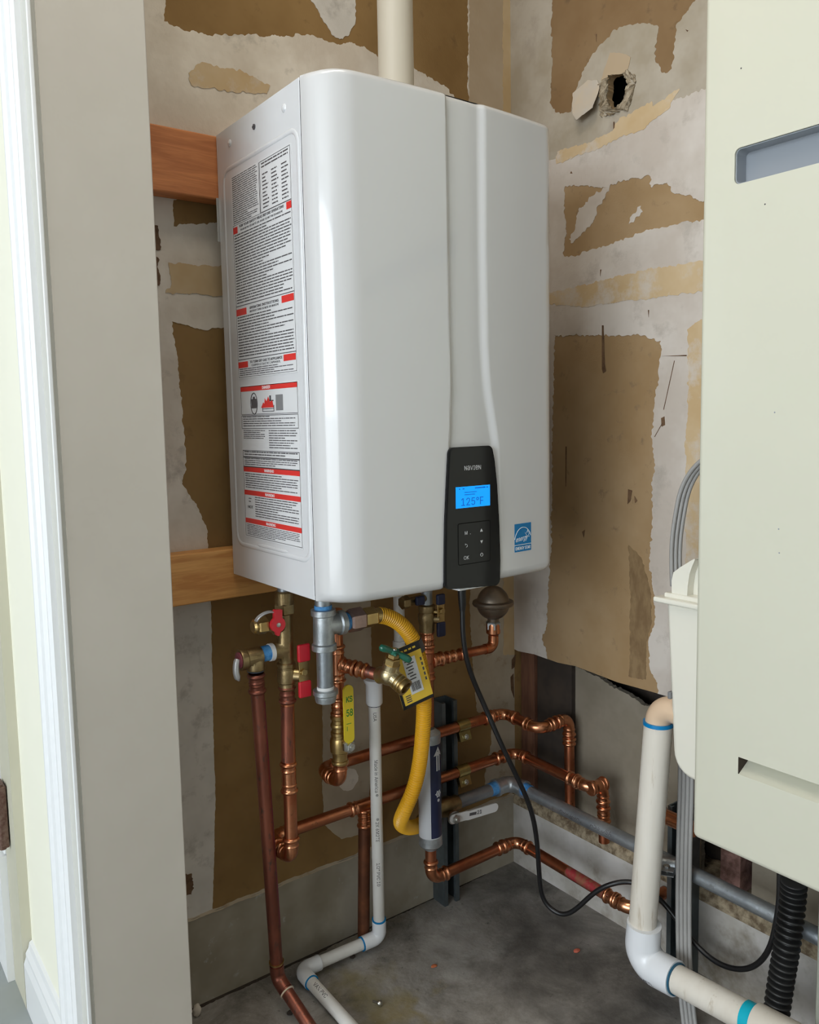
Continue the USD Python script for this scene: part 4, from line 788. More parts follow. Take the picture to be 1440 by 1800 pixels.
obj('union_nut', hexnut(V(u0+.008, YT, zb_t), (1, 0, 0), .0205, .030), M('union_rosy', (.40, .28, .25), (.30, .21, .19), 40, .35, .9), tl_, 'rosy steel union nut', smooth=False)
# yellow gas hose
hs0 = V(u0+.041, YT, zb_t)
gh = thing('gas_hose', 'yellow corrugated flexible gas hose looping down from the tee to the gas valve', 'hose', hs0)
obj('flare_nut', cat([hexnut(hs0-V(.004, 0, 0), (1, 0, 0), .0175, .026), lathe([(.013, 0), (.0135, .01), (.012, .014)], hs0+V(.022, 0, 0), (1, 0, 0))]), mBrass, gh, 'brass flare nut', smooth=False)
he = V(vx0-.030, YG-.004, zG-.012)
hp = [hs0+V(.03, 0, 0), at(704, 1097, y=-.15), at(724, 1122, y=-.15), at(738, 1165, y=-.148), at(745, 1220, y=-.142), at(743, 1290, y=-.130), at(737, 1345, y=-.118), at(724, 1395, y=-.108), at(708, 1432, y=-.092), at(707, 1450, y=-.060), he+V(-.012, -.004, 0), he]
pp = spline(hp, 2600); dd = np.r_[0, np.cumsum(np.linalg.norm(np.diff(pp, axis=0), axis=1))]
obj('hose', tube(pp, .0132+.0011*np.sin(dd/.0046*2*np.pi), 22), mYellow, gh, smooth=True)
obj('flare_nut', cat([hexnut(he-V(.004, 0, 0), V(vx0, YG, zG)-he, .0165, .026), cyl(he, V(vx0+.004, YG, zG), .011, 20)]), mBrass, gh, 'brass flare nut', smooth=False)
# hose tag
tc = at(722, 1187, y=-.168); td = unit(at(738, 1242, y=-.165)-at(706, 1130, y=-.171)); tn = unit(V(-.30, -1, .05)); tn = unit(tn-td*(tn@td)); te = np.cross(tn, td); te = te if te[0] > 0 else -te
tg_ = thing('hose_tag', 'yellow card tag with a white barcode label wrapped on the gas hose', 'tag', tc)
wT, hT = .060, .116
R2 = lambda x0, x1, y0, y1: sbox(x0, y0, x1, y1)
tup = -td; Q = lambda pl, e, hh: ext(pl, hh, tc+np.cross(te, tup)*e, te, tup)
sg = 1 if np.cross(te, tup)@tn > 0 else -1
card = R2(-wT/2, wT/2, -hT/2, hT/2).buffer(-.003).buffer(.003)
def lay(pl, lvl, hh=.0006): return ext(pl, hh, tc+tn*(lvl if sg > 0 else lvl+hh), te, tup) if sg > 0 else ext(shapely.affinity.scale(pl, -1, 1, origin=(0, 0)), hh, tc+tn*lvl, -te, tup)
cd = obj('card', lay(card, 0, .0012), mTagY, tg_, 'yellow card', smooth=False)
obj('black_band', cat([lay(R2(-wT/2, wT/2, hT/2-.016, hT/2), .0012), lay(R2(-wT/2, wT/2, -hT/2, -hT/2+.006), .0012), lay(R2(-wT/2, -wT/2+.005, -hT/2, hT/2), .0012)]), mTagK, tg_, smooth=False)
lb = obj('barcode_label', lay(R2(-.008, .016, -.036, .034), .0012), mLabel, tg_, 'white barcode label', smooth=False)
bc = []; x = -.005
Rb = random.Random(3)
while x < .013: wd = Rb.choice([.0005, .0009, .0014]); bc.append(lay(R2(x, x+wd, -.031, -.014), .0018, .0003)); x += wd+.0008
for i in range(7): bc.append(lay(R2(-.005+.003*(i % 2), .004+.008*Rb.random(), .030-i*.006-.0022, .030-i*.006), .0018, .0003))
obj('barcode', cat(bc), mInk, lb, smooth=False)
obj('tag_lines', cat([lay(R2(-wT/2+.010, -wT/2+.020, -hT/2+.010+i*.004, -hT/2+.0118+i*.004), .0012, .0004) for i in range(4)] + [lay(R2(wT/2-.006, wT/2-.003, -.02+i*.01, -.014+i*.01), .0012, .0004) for i in range(5)]), mInk, cd, smooth=False)
obj('band_print', cat([lay(R2(-wT/2+.006+i*.008, -wT/2+.0115+i*.008, hT/2-.010, hT/2-.0065), .0018, .0003) for i in range(6)]), mTagY, cd, smooth=False)
hk = at(716, 1140, y=-.150); obj('tag_collar', tube([pp[np.argmin(np.linalg.norm(pp-hk, axis=1))-24+k*12] for k in range(9)], .0155, 22), mInk, tg_, 'black collar of the tag round the hose')

# ------------------------------------------------------------------ left brass valve and relief valve
bvz = lambda py: at(508, py, y=YV)[2]
lvv = thing('isolation_valve', 'brass isolation valve with red handles under the left side of the heater', 'valve', V(hot, YV, bvz(1210)))
obj('inlet_nipple', cyl(V(hot, YV, bvz(1050)), V(hot, YV, H0+.006), .0105), mGalvP, lvv)
obj('union_nut', cat([hexnut(V(hot, YV, bvz(1078)), (0, 0, 1), .0178, bvz(1058)-bvz(1078)), lathe([(.0155, 0), (.0155, bvz(1040)-bvz(1061)), (.0135, bvz(1037)-bvz(1061))], V(hot, YV, bvz(1061)))]), mBrassC, lvv, smooth=False)
zA_, zL_ = bvz(1140), bvz(1150)
Tm = m3.Manifold.batch_boolean([mf(lathe([(.012, 0), (.013, .003), (.013, bvz(1078)-bvz(1165)-.003), (.012, bvz(1078)-bvz(1165))], V(hot, YV, bvz(1165)), n=28)), mf(cyl(V(hot, YV, zA_), V(hot-.026, YV, zA_), .0135, 28))], m3.OpType.Add)
obj('body', tm(Tm), mBrassC, lvv)
zq1, zq0 = bvz(1162), bvz(1211); hh = zq1-zq0
obj('ball_body', cat([lathe([(.0135, 0), (.0145, .002), (.0150, hh*.06), (.0138, hh*.10), (.0138, hh*.24), (.0155, hh*.28), (.0162, hh*.5), (.0155, hh*.72), (.0145, hh*.75), (.0145, hh*.82), (.0155, hh*.84), (.0155, hh*.95), (.013, hh)], V(hot, YV, zq0)), cyl(V(hot, YV, (zq0+zq1)/2), V(hot+.016, YV-.018, (zq0+zq1)/2), .0085, 16)]), mBrassC, lvv)
hcx = at(534, 1180, y=YV-.02); yh_ = YV-.022
obj('handle_bar', cat([rbox(hcx[0]-.010, hcx[0]+.010, yh_-.0012, yh_+.0012, hcx[2]-.020, hcx[2]+.020, .001), hexnut(V(hcx[0]-.002, yh_-.001, hcx[2]), (0, -1, 0), .006, .005), cyl(V(hot+.006, YV-.008, hcx[2]), V(hcx[0]-.002, yh_, hcx[2]), .005, 12)]), mBrass, lvv)
for p0, p1 in ((1132, 1163), (1197, 1226)):
    obj('red_grip', rbox(hcx[0]-.0115, hcx[0]+.0115, yh_-.004, yh_+.004, at(534, p1, y=yh_)[2], at(534, p0, y=yh_)[2], .003), mRedP, lvv, 'red plastic grip')
zd_ = bvz(1098)
obj('drain_port', cat([cyl(V(hot, YV, zd_), V(hot-.020, YV-.006, zd_), .0095, 20), hexnut(V(hot-.018, YV-.006, zd_), (-1, 0, 0), .011, .008)]), mBrassC, lvv)
cpx = at(457, 1100, y=YV-.010)
obj('drain_cap', cat([hexnut(cpx+V(.012, 0, 0), (-1, 0, 0), .0145, .018), lathe([(.012, 0), (.012, .004), (.009, .007)], cpx-V(.006, 0, 0), (-1, 0, 0), 20), cyl(V(hot-.02, YV-.006, zd_), cpx, .008, 16)]), mBrass, lvv, smooth=False)
kn = at(486, 1097, y=YV-.022)
kp_ = unary_union([Point(0, 0).buffer(.0115), Polygon([(-.006, 0), (.006, 0), (.007, .023), (-.005, .024)]), Polygon([(-.006, 0), (.006, 0), (.001, -.017), (-.002, -.017)])]).buffer(-.001).buffer(.002)
obj('red_knob', cat([front(kp_, 0, .007).apply_translation(kn), cyl(kn, kn+V(.006, .02, 0), .005, 12)]), mRedP, lvv, 'red drain lever')
obj('knob_screw', lathe([(.0038, 0), (.0036, .0015), (.002, .002)], kn-V(0, .007, 0), (0, -1, 0), 14), mSteel, lvv)
sp = spline([at(450, 1092, y=YV-.02), at(456, 1084, y=YV-.024), at(468, 1077, y=YV-.025), at(480, 1076, y=YV-.022)], 24)
stp = cat([tube(sp+V(0, .0015*k, 0), .0016, 8) for k in (-2, -1, 0, 1, 2)]); obj('cap_strap', stp, mLever, lvv, 'grey plastic cap strap')
# relief valve
rz = at(447, 1160, y=YV)[2]; rl = thing('relief_valve', 'brass pressure relief valve with a grey test lever at the far left', 'valve', V(rvx, YV, d0[2]))
obj('sealing_tape', cat([tube([V(hot-.031, YV, zA_), V(hot-.024, YV, zA_)], .0146, 20)]), mTapeW, rl, 'white sealing tape'); obj('sealing_tape', tube([V(hot-.046, YV, zA_-.0005), V(hot-.031, YV, zA_)], .0128, 20), mTapeB, rl, 'blue sealing tape')
Tr = m3.Manifold.batch_boolean([mf(cyl(V(hot-.046, YV, zA_-.001), V(rvx-.020, YV, zA_-.003), .0145, 28)), mf(lathe([(.0130, 0), (.0155, .003), (.0155, .012), (.0135, .018), (.015, zA_-d0[2])], V(rvx, YV, d0[2]+.004), n=28)), mf(lathe([(.0165, 0), (.0175, .002), (.0165, .010), (.0145, .012)], V(rvx-.028, YV, zA_-.003), (1, 0, 0), n=28))], m3.OpType.Add)
obj('body', tm(Tr), mBrassC, rl)
obj('cap_disc', lathe([(.0130, 0), (.0130, .003), (.006, .004)], V(rvx-.027, YV, zA_-.003), (-1, 0, 0)), M('cap_maroon', (.22, .05, .07), None, rough=.4), rl, 'maroon end disc')
lc = V(rvx-.033, YV-.004, zA_-.004)
obj('test_lever', cat([cyl(lc+V(.006, .004, .001), lc, .003, 12), tube(spline([lc+V(0, 0, .005), lc+V(-.003, -.001, -.004), lc+V(-.004, -.002, -.016), lc+V(.001, -.002, -.030)], 16), [.004, .005, .0055]+[.0052]*10+[.0045, .003, .0015], 14)]), mLever, rl)
obj('blue_seal', tube([d0+V(0, 0, .004), d0+V(0, 0, .009)], .0140, 22), M('seal_dark', (.05, .09, .13), None, rough=.5), rl)

# ------------------------------------------------------------------ yellow handled ball valve
yv = thing('ball_valve', 'brass ball valve with an upright yellow handle above the copper elbow', 'valve', V(r2x, Y2, vz0)); hv = vz1-vz0
obj('body', lathe([(.0128, 0), (.0148, .002), (.0155, .005), (.0148, .008), (.0130, .0095), (.0130, hv*.20), (.0142, hv*.22), (.0142, hv*.25), (.0165, hv*.27), (.0172, hv*.36), (.0172, hv*.46), (.0160, hv*.53), (.0145, hv*.55), (.0145, hv*.60), (.0152, hv*.61), (.0152, hv*.66), (.0130, hv*.68), (.0130, hv*.74), (.0150, hv*.76), (.0155, hv*.79), (.0150, hv*.82), (.0132, hv*.84), (.0132, hv*.90), (.0150, hv*.92), (.0155, hv*.96), (.013, hv)], V(r2x, Y2, vz0)), mBrass, yv)
yn = at(613, 1311, y=Y2-.026); obj('stem', cyl(V(r2x, Y2, yn[2]+.004), yn+V(0, .002, 0), .008, 16), mBrass, yv); obj('hex_nut', cat([hexnut(yn+V(0, .003, 0), (0, -1, 0), .0125, .007), hexnut(yn-V(0, .003, 0), (0, -1, 0), .0085, .007), cyl(yn-V(0, .009, 0), yn-V(0, .014, 0), .0035, 12)]), mSteel, yv)
y0h, y1h = at(613, 1300, y=Y2-.028)[2], at(612, 1206, y=Y2-.028)[2]; xh0 = yn[0]-.001
P_ = LineString([(0, 0), (0, y1h-y0h-.011)]).buffer(.0098)
yhd = obj('handle', front(P_, 0, .004).apply_translation((xh0, Y2-.028, y0h+.004)), mHandY, yv, 'yellow coated lever'); 
mG2 = M('ink_green', (.03, .22, .03), None, rough=.5)
obj('handle_print', cat([text('KS', .010, (xh0+.001, Y2-.0322, y1h-.022), (1, 0, 0), (0, 0, 1), .0002, True, True, .013), text('58', .012, (xh0+.001, Y2-.0322, y1h-.046), (1, 0, 0), (0, 0, 1), .0002, True, True, .013), bx(xh0-.006, xh0+.004, Y2-.0323, Y2-.032, y1h-.066, y1h-.065), bx(xh0-.005, xh0-.004, Y2-.0323, Y2-.032, y1h-.078, y1h-.070)]), mG2, yhd, smooth=False)

# ------------------------------------------------------------------ hose bib
hbib = thing('hose_bib', 'brass hose spigot with a green cross handle in front of the yellow tag', 'spigot', bib)
bo = bib; bd = bdir
obj('sealing_tape', tube([bo-bd*.005, bo+bd*.003], .0125, 20), mTapeW, hbib)
jc = at(684, 1186, y=-.178); mouth = at(709, 1206, y=-.205); bon = at(690, 1162, y=-.186); hd = at(692, 1150, y=-.190)
bodym = m3.Manifold.batch_boolean([mf(cyl(bo, jc, .0150, 24)), mf(trimesh.creation.icosphere(3, .0185).apply_translation(jc)), mf(cyl(jc, jc+(mouth-jc)*.86, .0145, 24)), mf(cyl(jc, jc+unit(bon-jc)*.022, .0145, 24))], m3.OpType.Add)
obj('body', tm(bodym), mBrassP, hbib, smooth=50)
sd = unit(mouth-jc); mb = mouth-sd*.012
sp_ = mf(lathe([(.0135, 0), (.0150, .003), (.0150, .006), (.0138, .007), (.0150, .009), (.0150, .013), (.0138, .014), (.0150, .016), (.0150, .022)], mb-sd*.004, sd, 28)) - mf(cyl(mb+sd*.006, mb+sd*.03, .0105, 24))
obj('spout', tm(sp_), mBrass, hbib); obj('spout_bore', cyl(mb+sd*.006, mb+sd*.0068, .0104, 24), mDark, hbib)
ud = unit(hd-jc); obj('bonnet_nut', cat([hexnut(jc+ud*.020, ud, .0140, .014), hexnut(jc+ud*.034, ud, .0105, .008)]), mBrass, hbib, smooth=False)
obj('stem', cyl(jc+ud*.04, hd+ud*.004, .0035, 12), mSteel, hbib)
ha0, ha1 = at(667, 1138, y=-.188), at(722, 1162, y=-.200); hc_ = hd+ud*.004
cr_ = unit(np.cross(ud, ha1-ha0))
obj('green_handle', cat([tube(spline([ha0, (ha0+hc_)/2+ud*.001, hc_, (ha1+hc_)/2+ud*.001, ha1], 30), np.r_[.0015, np.interp(np.linspace(0, 1, 28), [0, .1, .45, .5, .55, .9, 1], [.0055, .0065, .0045, .0065, .0045, .0068, .0055]), .0015], 16), tube(np.linspace(hc_-cr_*.012, hc_+cr_*.012, 9), [.001, .0035, .004, .0045, .005, .0045, .004, .0035, .001], 12), cyl(hc_-ud*.004, hc_+ud*.005, .008, 18)]), mGreen, hbib, smooth=60)
obj('handle_screw', lathe([(.004, 0), (.0035, .002)], hc_+ud*.0048, ud, 14), mSteel, hbib)

# ------------------------------------------------------------------ cold valve
cvv = thing('cold_valve', 'brass valve with a dark blue handle below the middle of the heater', 'valve', V(r3, Y3, vzb))
z1c, z0c = at(751, 1062, y=Y3)[2], vzb; hh = z1c-z0c
obj('inlet_nipple', cyl(V(r3, Y3, z1c-.004), V(r3, Y3, H0+.006), .0110), mGalvP, cvv)
obj('body', cat([lathe([(.0135, 0), (.015, .003), (.0155, hh*.3), (.0175, hh*.45), (.0175, hh*.62), (.0150, hh*.72), (.0165, hh*.8), (.0165, hh*.96), (.013, hh)], V(r3, Y3, z0c)), cyl(V(r3, Y3, z0c+hh*.5), V(r3+.016, Y3-.02, z0c+hh*.5), .009, 16)]), mBrassC, cvv)
hx = at(775, 1076, y=Y3-.022); yq = Y3-.022
obj('handle_bar', cat([rbox(hx[0]-.0085, hx[0]+.0085, yq-.0012, yq+.0012, hx[2]-.02, hx[2]+.018, .001), hexnut(V(hx[0], yq-.001, hx[2]+.003), (0, -1, 0), .0062, .006), cyl(V(r3+.008, Y3-.01, hx[2]), V(hx[0], yq, hx[2]), .005, 12)]), mBrass, cvv)
for p0, p1 in ((1044, 1063), (1093, 1119)): obj('blue_grip', rbox(hx[0]-.0095, hx[0]+.0095, yq-.004, yq+.004, at(775, p1, y=yq)[2], at(775, p0, y=yq)[2], .003), mNavy, cvv, 'dark blue grip')
kb_ = at(740, 1057, y=Y3-.02); obj('blue_grip', rbox(kb_[0]-.012, kb_[0]+.008, kb_[1]-.004, kb_[1]+.004, kb_[2]-.007, kb_[2]+.010, .003), mNavy, cvv, 'dark blue drain lever'); obj('drain_port', cat([cyl(V(r3, Y3, kb_[2]), V(r3-.05, Y3-.008, kb_[2]), .008, 16), hexnut(V(r3-.05, Y3-.008, kb_[2]), (-1, 0, 0), .0125, .016)]), mBrassC, cvv)
# condensate stub seen behind the yellow hose
cs = at(702, 1095, y=-.03); cst = thing('condensate_stub', 'short white PVC drain pipe behind the top of the yellow hose', 'pipe', cs)
zq = at(702, 1140, y=-.03)[2]; obj('pipe', cyl(V(cs[0], -.03, zq), V(cs[0], -.03, H0+.006), .0107, 20), mPvc, cst); obj('cap', lathe([(.0125, 0), (.0135, .002), (.0135, .018), (.0125, .020)], V(cs[0], -.03, zq-.004)), mPvc, cst)

# ------------------------------------------------------------------ scale filter
ft = thing('scale_filter', 'white cylindrical inline filter with a navy label and arrow', 'water filter', V(rf, Y3, f0))
RF = .0225; b1, b0 = at(757, 1292, y=Y3)[2], at(757, 1470, y=Y3)[2]
obj('cylinder', cyl(V(rf, Y3, b0), V(rf, Y3, b1), RF, 40), M('filter_white', (.50, .51, .53), None, rough=.35), ft)
obj('end_cap', lathe([(.012, 0), (.0135, .006), (RF*.9, .008), (RF*1.03, .011), (RF*1.03, b0-f0+.004)], V(rf, Y3, f0), n=36), mGalv, ft); obj('end_cap', lathe([(RF*1.03, 0), (RF*1.03, .018), (RF*.8, .022), (.012, f1-b1+.004)], V(rf, Y3, b1-.012), n=36), mGalv, ft)
a0, a1 = math.radians(-78), math.radians(35)
ths = np.linspace(a0, a1, 24); lab = [[(rf+RF*1.012*math.cos(t-math.pi/4), Y3+RF*1.012*math.sin(t-math.pi/4)) for t in ths], [(rf+RF*.98*math.cos(t-math.pi/4), Y3+RF*.98*math.sin(t-math.pi/4)) for t in ths[::-1]]]
nl = obj('navy_label', ext(Polygon(lab[0]+lab[1]), b1-b0-.014, V(0, 0, b0+.006), (1, 0, 0), (0, 1, 0)), mNavy, ft, 'navy blue label')
def wrapf(poly, z, ang, e=.0005):
    m = trimesh.creation.extrude_polygon(poly, e, engine='earcut'); m = m.subdivide(); v_ = np.array(m.vertices); th = ang+v_[:, 0]/RF; rr = RF*1.012+v_[:, 2]
    return trimesh.Trimesh(np.c_[rf+rr*np.cos(th), Y3+rr*np.sin(th), z+v_[:, 1]], m.faces, process=False)
aa = math.radians(-80)
arw = [wrapf(Polygon([(-.010, 0), (.010, 0), (0, .018)]), b1-.034, aa), wrapf(sbox(-.0045, -.030, -.0015, 0), b1-.034, aa), wrapf(sbox(.0015, -.030, .0045, 0), b1-.034, aa)]
for i in range(3): arw.append(wrapf(sbox(-.008, -.0007, .008, .0007) if i == 0 else shapely.affinity.rotate(sbox(-.008, -.0007, .008, .0007), 60*i, origin=(0, 0)), (b0+b1)/2-.008, aa))
arw.append(wrapf(Point(0, 0).buffer(.006).difference(Point(0, 0).buffer(.0045)), (b0+b1)/2-.008, aa)); arw.append(wrapf(Point(0, -.013).buffer(.003), (b0+b1)/2-.008, aa))
obj('label_print', cat(arw), mSilver, nl, smooth=False)

# ------------------------------------------------------------------ small white PVC drain
RP = .0112
p0 = at(658, 1230, y=-.075); p1 = at(667, 1646, z=.026); p2 = at(529, 1706, z=.020); p3 = at(640, 1830, z=RP+.001)
pd = thing('drain_pipe', 'thin white PVC pipe dropping below the spigot and turning along the floor', 'pipe', p1)
run(pd, [p0, p1, p2, p3], RP, mPvc, mPvcN, 'pvc', .014, .024)
pt = at(660, 1198, y=-.075); obj('coupling', lathe([(.0135, 0), (.0155, .003), (.0155, .040), (.019, .046), (.0195, .052), (.015, .053)], V(p0[0], p0[1], p0[2]-.008), unit(p0-p1)), mPvcN, pd, 'white socket under the spigot')
def ring(a, b, s, r=RP, mat=mGlue, w=.004, nm='glue_ring', k=1.22): u = unit(b-a); return obj(nm, tube([a+u*s, a+u*(s+w)], r*k, 22), mat, pd)
ring(p1, p0, .036); ring(p1, p2, .036); ring(p2, p3, .036); ring(p0, p1, .006, k=1.12, mat=mNavy)
d_ = unit(p1-p0); prn = []
for s, t in ((.02, 'USA'), (.115, 'Made in America ®'), (.235, '® 2K 6M2TE'), (.330, '1/2" PVC 10')): prn.append(wrap_text(t, .0062, p0, d_, RP, math.radians(30), s))
d_ = unit(p3-p2); prn.append(wrap_text('VAN PVC', .007, p2, d_, RP, math.radians(20), .055, e0=(0, 0, 1)))
obj('pipe_print', cat(prn), mInk, pd, smooth=False)

# ------------------------------------------------------------------ beige cabinet, side box
XC = .47; yF = at(1216, 1440, x=XC)[1]; zBt = at(1222, 1474, x=XC)[2]
cb2 = thing('wall_cabinet', 'large beige metal appliance cabinet on the right wall with slot handles', 'appliance', (.58, -.9, zBt))
cm = mf(rbox(XC, XR-.004, yF, -1.45, zBt, 1.95, .009, 16))
t0, t1_ = at(1289, 326, x=XC), at(1292, 262, x=XC)
slot = Polygon([(t1_[1], t0[2]), (t1_[1], t1_[2]), (-1.3, t1_[2]), (-1.3, t0[2])]).buffer(-.008).buffer(.008)
sl_ = ext(shapely.affinity.scale(slot, -1, 1, origin=(0, 0)), .05, (XC+.028, 0, 0), (0, -1, 0), (0, 0, 1))
g0, g1 = at(1298, 1330, x=XC), at(1298, 1358, x=XC)
wedge = Polygon([(XC-.02, g0[2]), (XC+.034, g0[2]-.001), (XC+.034, g0[2]-.006), (XC-.001, g1[2]-.003), (XC-.02, g1[2]-.003)])
we = ext(wedge, 1.0, (0, g0[1], 0), (1, 0, 0), (0, 0, 1))
cm = cm - mf(sl_) - mf(we)
obj('cabinet_shell', tm(cm), mCab, cb2, smooth=30)
we2 = ext(Polygon([(XC+.0005, g0[2]-.0005), (XC+.0335, g0[2]-.0015), (XC+.0335, g0[2]-.0058), (XC+.0005, g1[2]-.0028)]), .0008, (0, g0[1]-.0002, 0), (1, 0, 0), (0, 0, 1)); we2.apply_translation([0, -(we2.bounds[1][1]-g0[1]+.0002), 0])
obj('groove_end_shade', we2, mDark, cb2, 'dark plate at the end of the lower finger groove, standing in for shade', smooth=False)  # thin dark plate: shade inside the groove put into its colour
obj('slot_liner', ext(shapely.affinity.scale(slot.buffer(-.0004), -1, 1, origin=(0, 0)), .003, (XC+.0285, 0, 0), (0, -1, 0), (0, 0, 1)), mCabI, cb2, 'grey lining of the upper slot', smooth=False)
li = slot.buffer(-.0003).difference(slot.buffer(-.0016)); obj('slot_liner', ext(shapely.affinity.scale(li, -1, 1, origin=(0, 0)), .024, (XC+.027, 0, 0), (0, -1, 0), (0, 0, 1)), mCabI, cb2, smooth=30)
for p in ((1303, 120), (1345, 359), (1362, 725), (1369, 930), (1370, 972)): 
    q = at(*p, x=XC); obj('speck', lathe([(.0012, -.0002), (.001, .0003)], q, (-1, 0, 0), 8), mInk if p[1] < 400 else mCabI, cb2)
XS = .508
zt0, zt1 = at(1200, 1367, x=XS)[2], at(1195, 1062, x=XS)[2]; yb0 = at(1170, 1130, x=XS)[1]
sb = thing('side_box', 'tall cream plastic box with a lipped lid attached to the cabinet side', 'box', (XS+.06, yF+.04, zt0))
yb1 = yb0-.006
P8 = [(XS, yb0, zt1), (XS+.11, yb0, zt1)]
s8 = m3.Manifold.sphere(.008, 14); tops = [(XS+.008, yb0-.008, zt1-.008), (XS+.11, yb0-.008, zt1-.008), (XS+.008, yF-.006, zt1-.008), (XS+.11, yF-.006, zt1-.008)]; rb_ = .030; yq0 = yb0-.022
bots = [(xx, yq0-rb_*(1-math.cos(a)), zt0+.008+rb_*(1-math.sin(a))) for xx in (XS+.010, XS+.10) for a in np.linspace(0, math.pi/2, 7)] + [ (XS+.010, yF-.006, zt0+.006), (XS+.10, yF-.006, zt0+.006)]
obj('box_body', tm(m3.Manifold.batch_hull([s8.translate(p) for p in tops+bots])), mBoxC, sb)
lz = at(1150, 1050, x=XS-.006)
obj('lid_flange', rbox(XS-.010, XS+.12, lz[1], yF+.001, zt1-.002, zt1+.007, .003), mBoxC, sb); obj('lid_step', rbox(XS+.002, XS+.11, lz[1]-.012, yF+.001, zt1+.005, zt1+.014, .003), mBoxC, sb)
hz = lambda px, py: at(px, py, x=XS+.006)
hp_ = [hz(1181, 1047), hz(1181, 1020), hz(1184, 1006), hz(1196, 997), hz(1214, 986), hz(1223, 981)]
HP = Polygon([(p[1], p[2]) for p in hp_]+[(q_[1], q_[2]) for q_ in (hz(1217, 995), hz(1212, 1010), hz(1209, 1030))]+[(hz(1208, 1045)[1], zt1+.008), (hp_[0][1], zt1+.008)]).buffer(0).buffer(-.001).buffer(.001)
obj('lid_hood', ext(shapely.affinity.scale(HP, -1, 1, origin=(0, 0)), .052, (XS+.058, 0, 0), (0, -1, 0), (0, 0, 1)), mBoxC, sb, 'sloping hood on the lid')
obj('hood_rear', rbox(XS+.022, XS+.058, hp_[0][1]-.02, yF+.001, zt1+.01, hp_[-1][2]-.012, .003), mBoxC, sb)
dm = at(1178, 1222, x=XS); obj('clip', rbox(XS-.003, XS+.01, dm[1]-.003, dm[1]+.003, dm[2]-.006, dm[2]+.006, .0015), mGreyI, sb, 'small dark clip')

# ------------------------------------------------------------------ big PVC drain
XP, RBp = .532, .0235
bt0 = at(1158, 1240, x=XP); bt1 = at(1128, 1688, x=XP); bt2 = at(1318, 1790, x=XP)
cpt = V(XP, bt0[1], bt0[2]); yh2 = (bt1[1]*.5+bt0[1]*.5)
big = thing('drain_pipe', 'thick cream PVC pipe with a bright white elbow in front of the side wall', 'pipe', bt1)
zb2 = bt1[2]; e_ = unit(bt2-bt1)
# beige top elbow into the box
pts, L_ = bend_path(V(XP, bt0[1]-.09, bt0[2]), V(XP, bt0[1], bt0[2]), V(XP, bt0[1]+.0, bt0[2]-.1), .030, .012)
pts = np.vstack([V(XP, yb0-.05, bt0[2]), pts])
obj('top_elbow', tube(pts, RBp*.92, 32), mElbB, big, 'peach plastic elbow entering the side box', smooth=50)
vt1 = V(XP, bt0[1], bt0[2]-.032)
obj('riser', cyl(vt1, bt1+V(0, 0, .05), RBp, 36), mPvcO, big, 'stained old riser')
obj('glue_ring', tube([vt1-V(0, 0, .001), vt1+V(0, 0, .005)], RBp*1.06, 32), mGlue, big)
pts, L_ = bend_path(vt1, bt1, bt2, .030, .036)
obj('white_elbow', tube(pts, [RBp*1.24]+[RBp*1.27]*(len(pts)-2)+[RBp*1.24], 40), mPvcN, big, 'glossy white elbow', smooth=50)
obj('glue_ring', tube([bt1+e_*(L_-.0015), bt1+e_*(L_+.003)], RBp*1.12, 32), M('glue_dark', (.01, .09, .16), None, rough=.35), big)
obj('floor_run', cyl(bt1+e_*.05, bt1+e_*.62, RBp, 36), mPvcO, big)
sv_ = np.linalg.norm(at(1318, 1790, x=XP)-bt1); obj('teal_band', tube([bt1+e_*(sv_-.006), bt1+e_*(sv_+.012)], RBp*1.035, 36), mGlueT, big, 'teal cement band')
obj('tee', cat([tube([bt1+e_*(sv_+.012), bt1+e_*(sv_+.13)], RBp*1.2, 36)]), mPvcO, big)
wd = Polygon(); Rw = random.Random(5); ws_ = []
ws_.append(wrap_text('IALAPMETL', .0068, bt1, e_, RBp*1.27, math.radians(28), -.010, e0=(-1, 0, 0)))
obj('elbow_print', cat(ws_), mInk, big, smooth=False)

# ------------------------------------------------------------------ black corrugated hose, cords, cables, stand
XHo = .575
hq = [at(1396, 1545, x=XHo+.01), at(1392, 1600, x=XHo+.01), at(1384, 1660, x=XHo), at(1374, 1720, x=XHo-.005), at(1366, 1775, x=XHo-.012), at(1362, 1805, x=XHo-.018)]
hpth = spline(hq, 420); dd = np.r_[0, np.cumsum(np.linalg.norm(np.diff(hpth, axis=0), axis=1))]
ch = thing('drain_hose', 'black corrugated drain hose below the beige cabinet', 'hose', hpth[-1])
obj('hose', tube(hpth, 0.0146+.0052*np.tanh(2.0*np.sin(dd/.0104*2*np.pi)), 26), mBlackH, ch, smooth=True)
cpts = [at(812, 1042, y=-.20), at(813, 1062, y=-.20), at(814, 1110, y=-.20), at(821, 1160, y=-.20), at(848, 1232, y=-.20), at(880, 1305, x=.41), at(910, 1368, x=.445), at(935, 1430, x=.48), at(945, 1490, x=.50), at(950, 1555, x=.515), at(962, 1590, x=.525), at(985, 1606, x=.535), at(1012, 1598, x=.545), at(1050, 1566, x=.56), at(1080, 1553, x=.575), at(1110, 1551, x=.595), at(1150, 1572, x=.605), at(1182, 1606, x=.61), at(1215, 1650, x=.615), at(1260, 1691, x=.615), at(1310, 1703, x=.615), at(1345, 1680, x=.61), at(1363, 1630, x=.60), at(1370, 1580, x=.60), at(1371, 1535, x=.60), at(1371, 1500, x=.60)]
pc_ = thing('power_cord', 'black power cord drooping from the heater across the corner to the cabinet', 'cord', cpts[0])
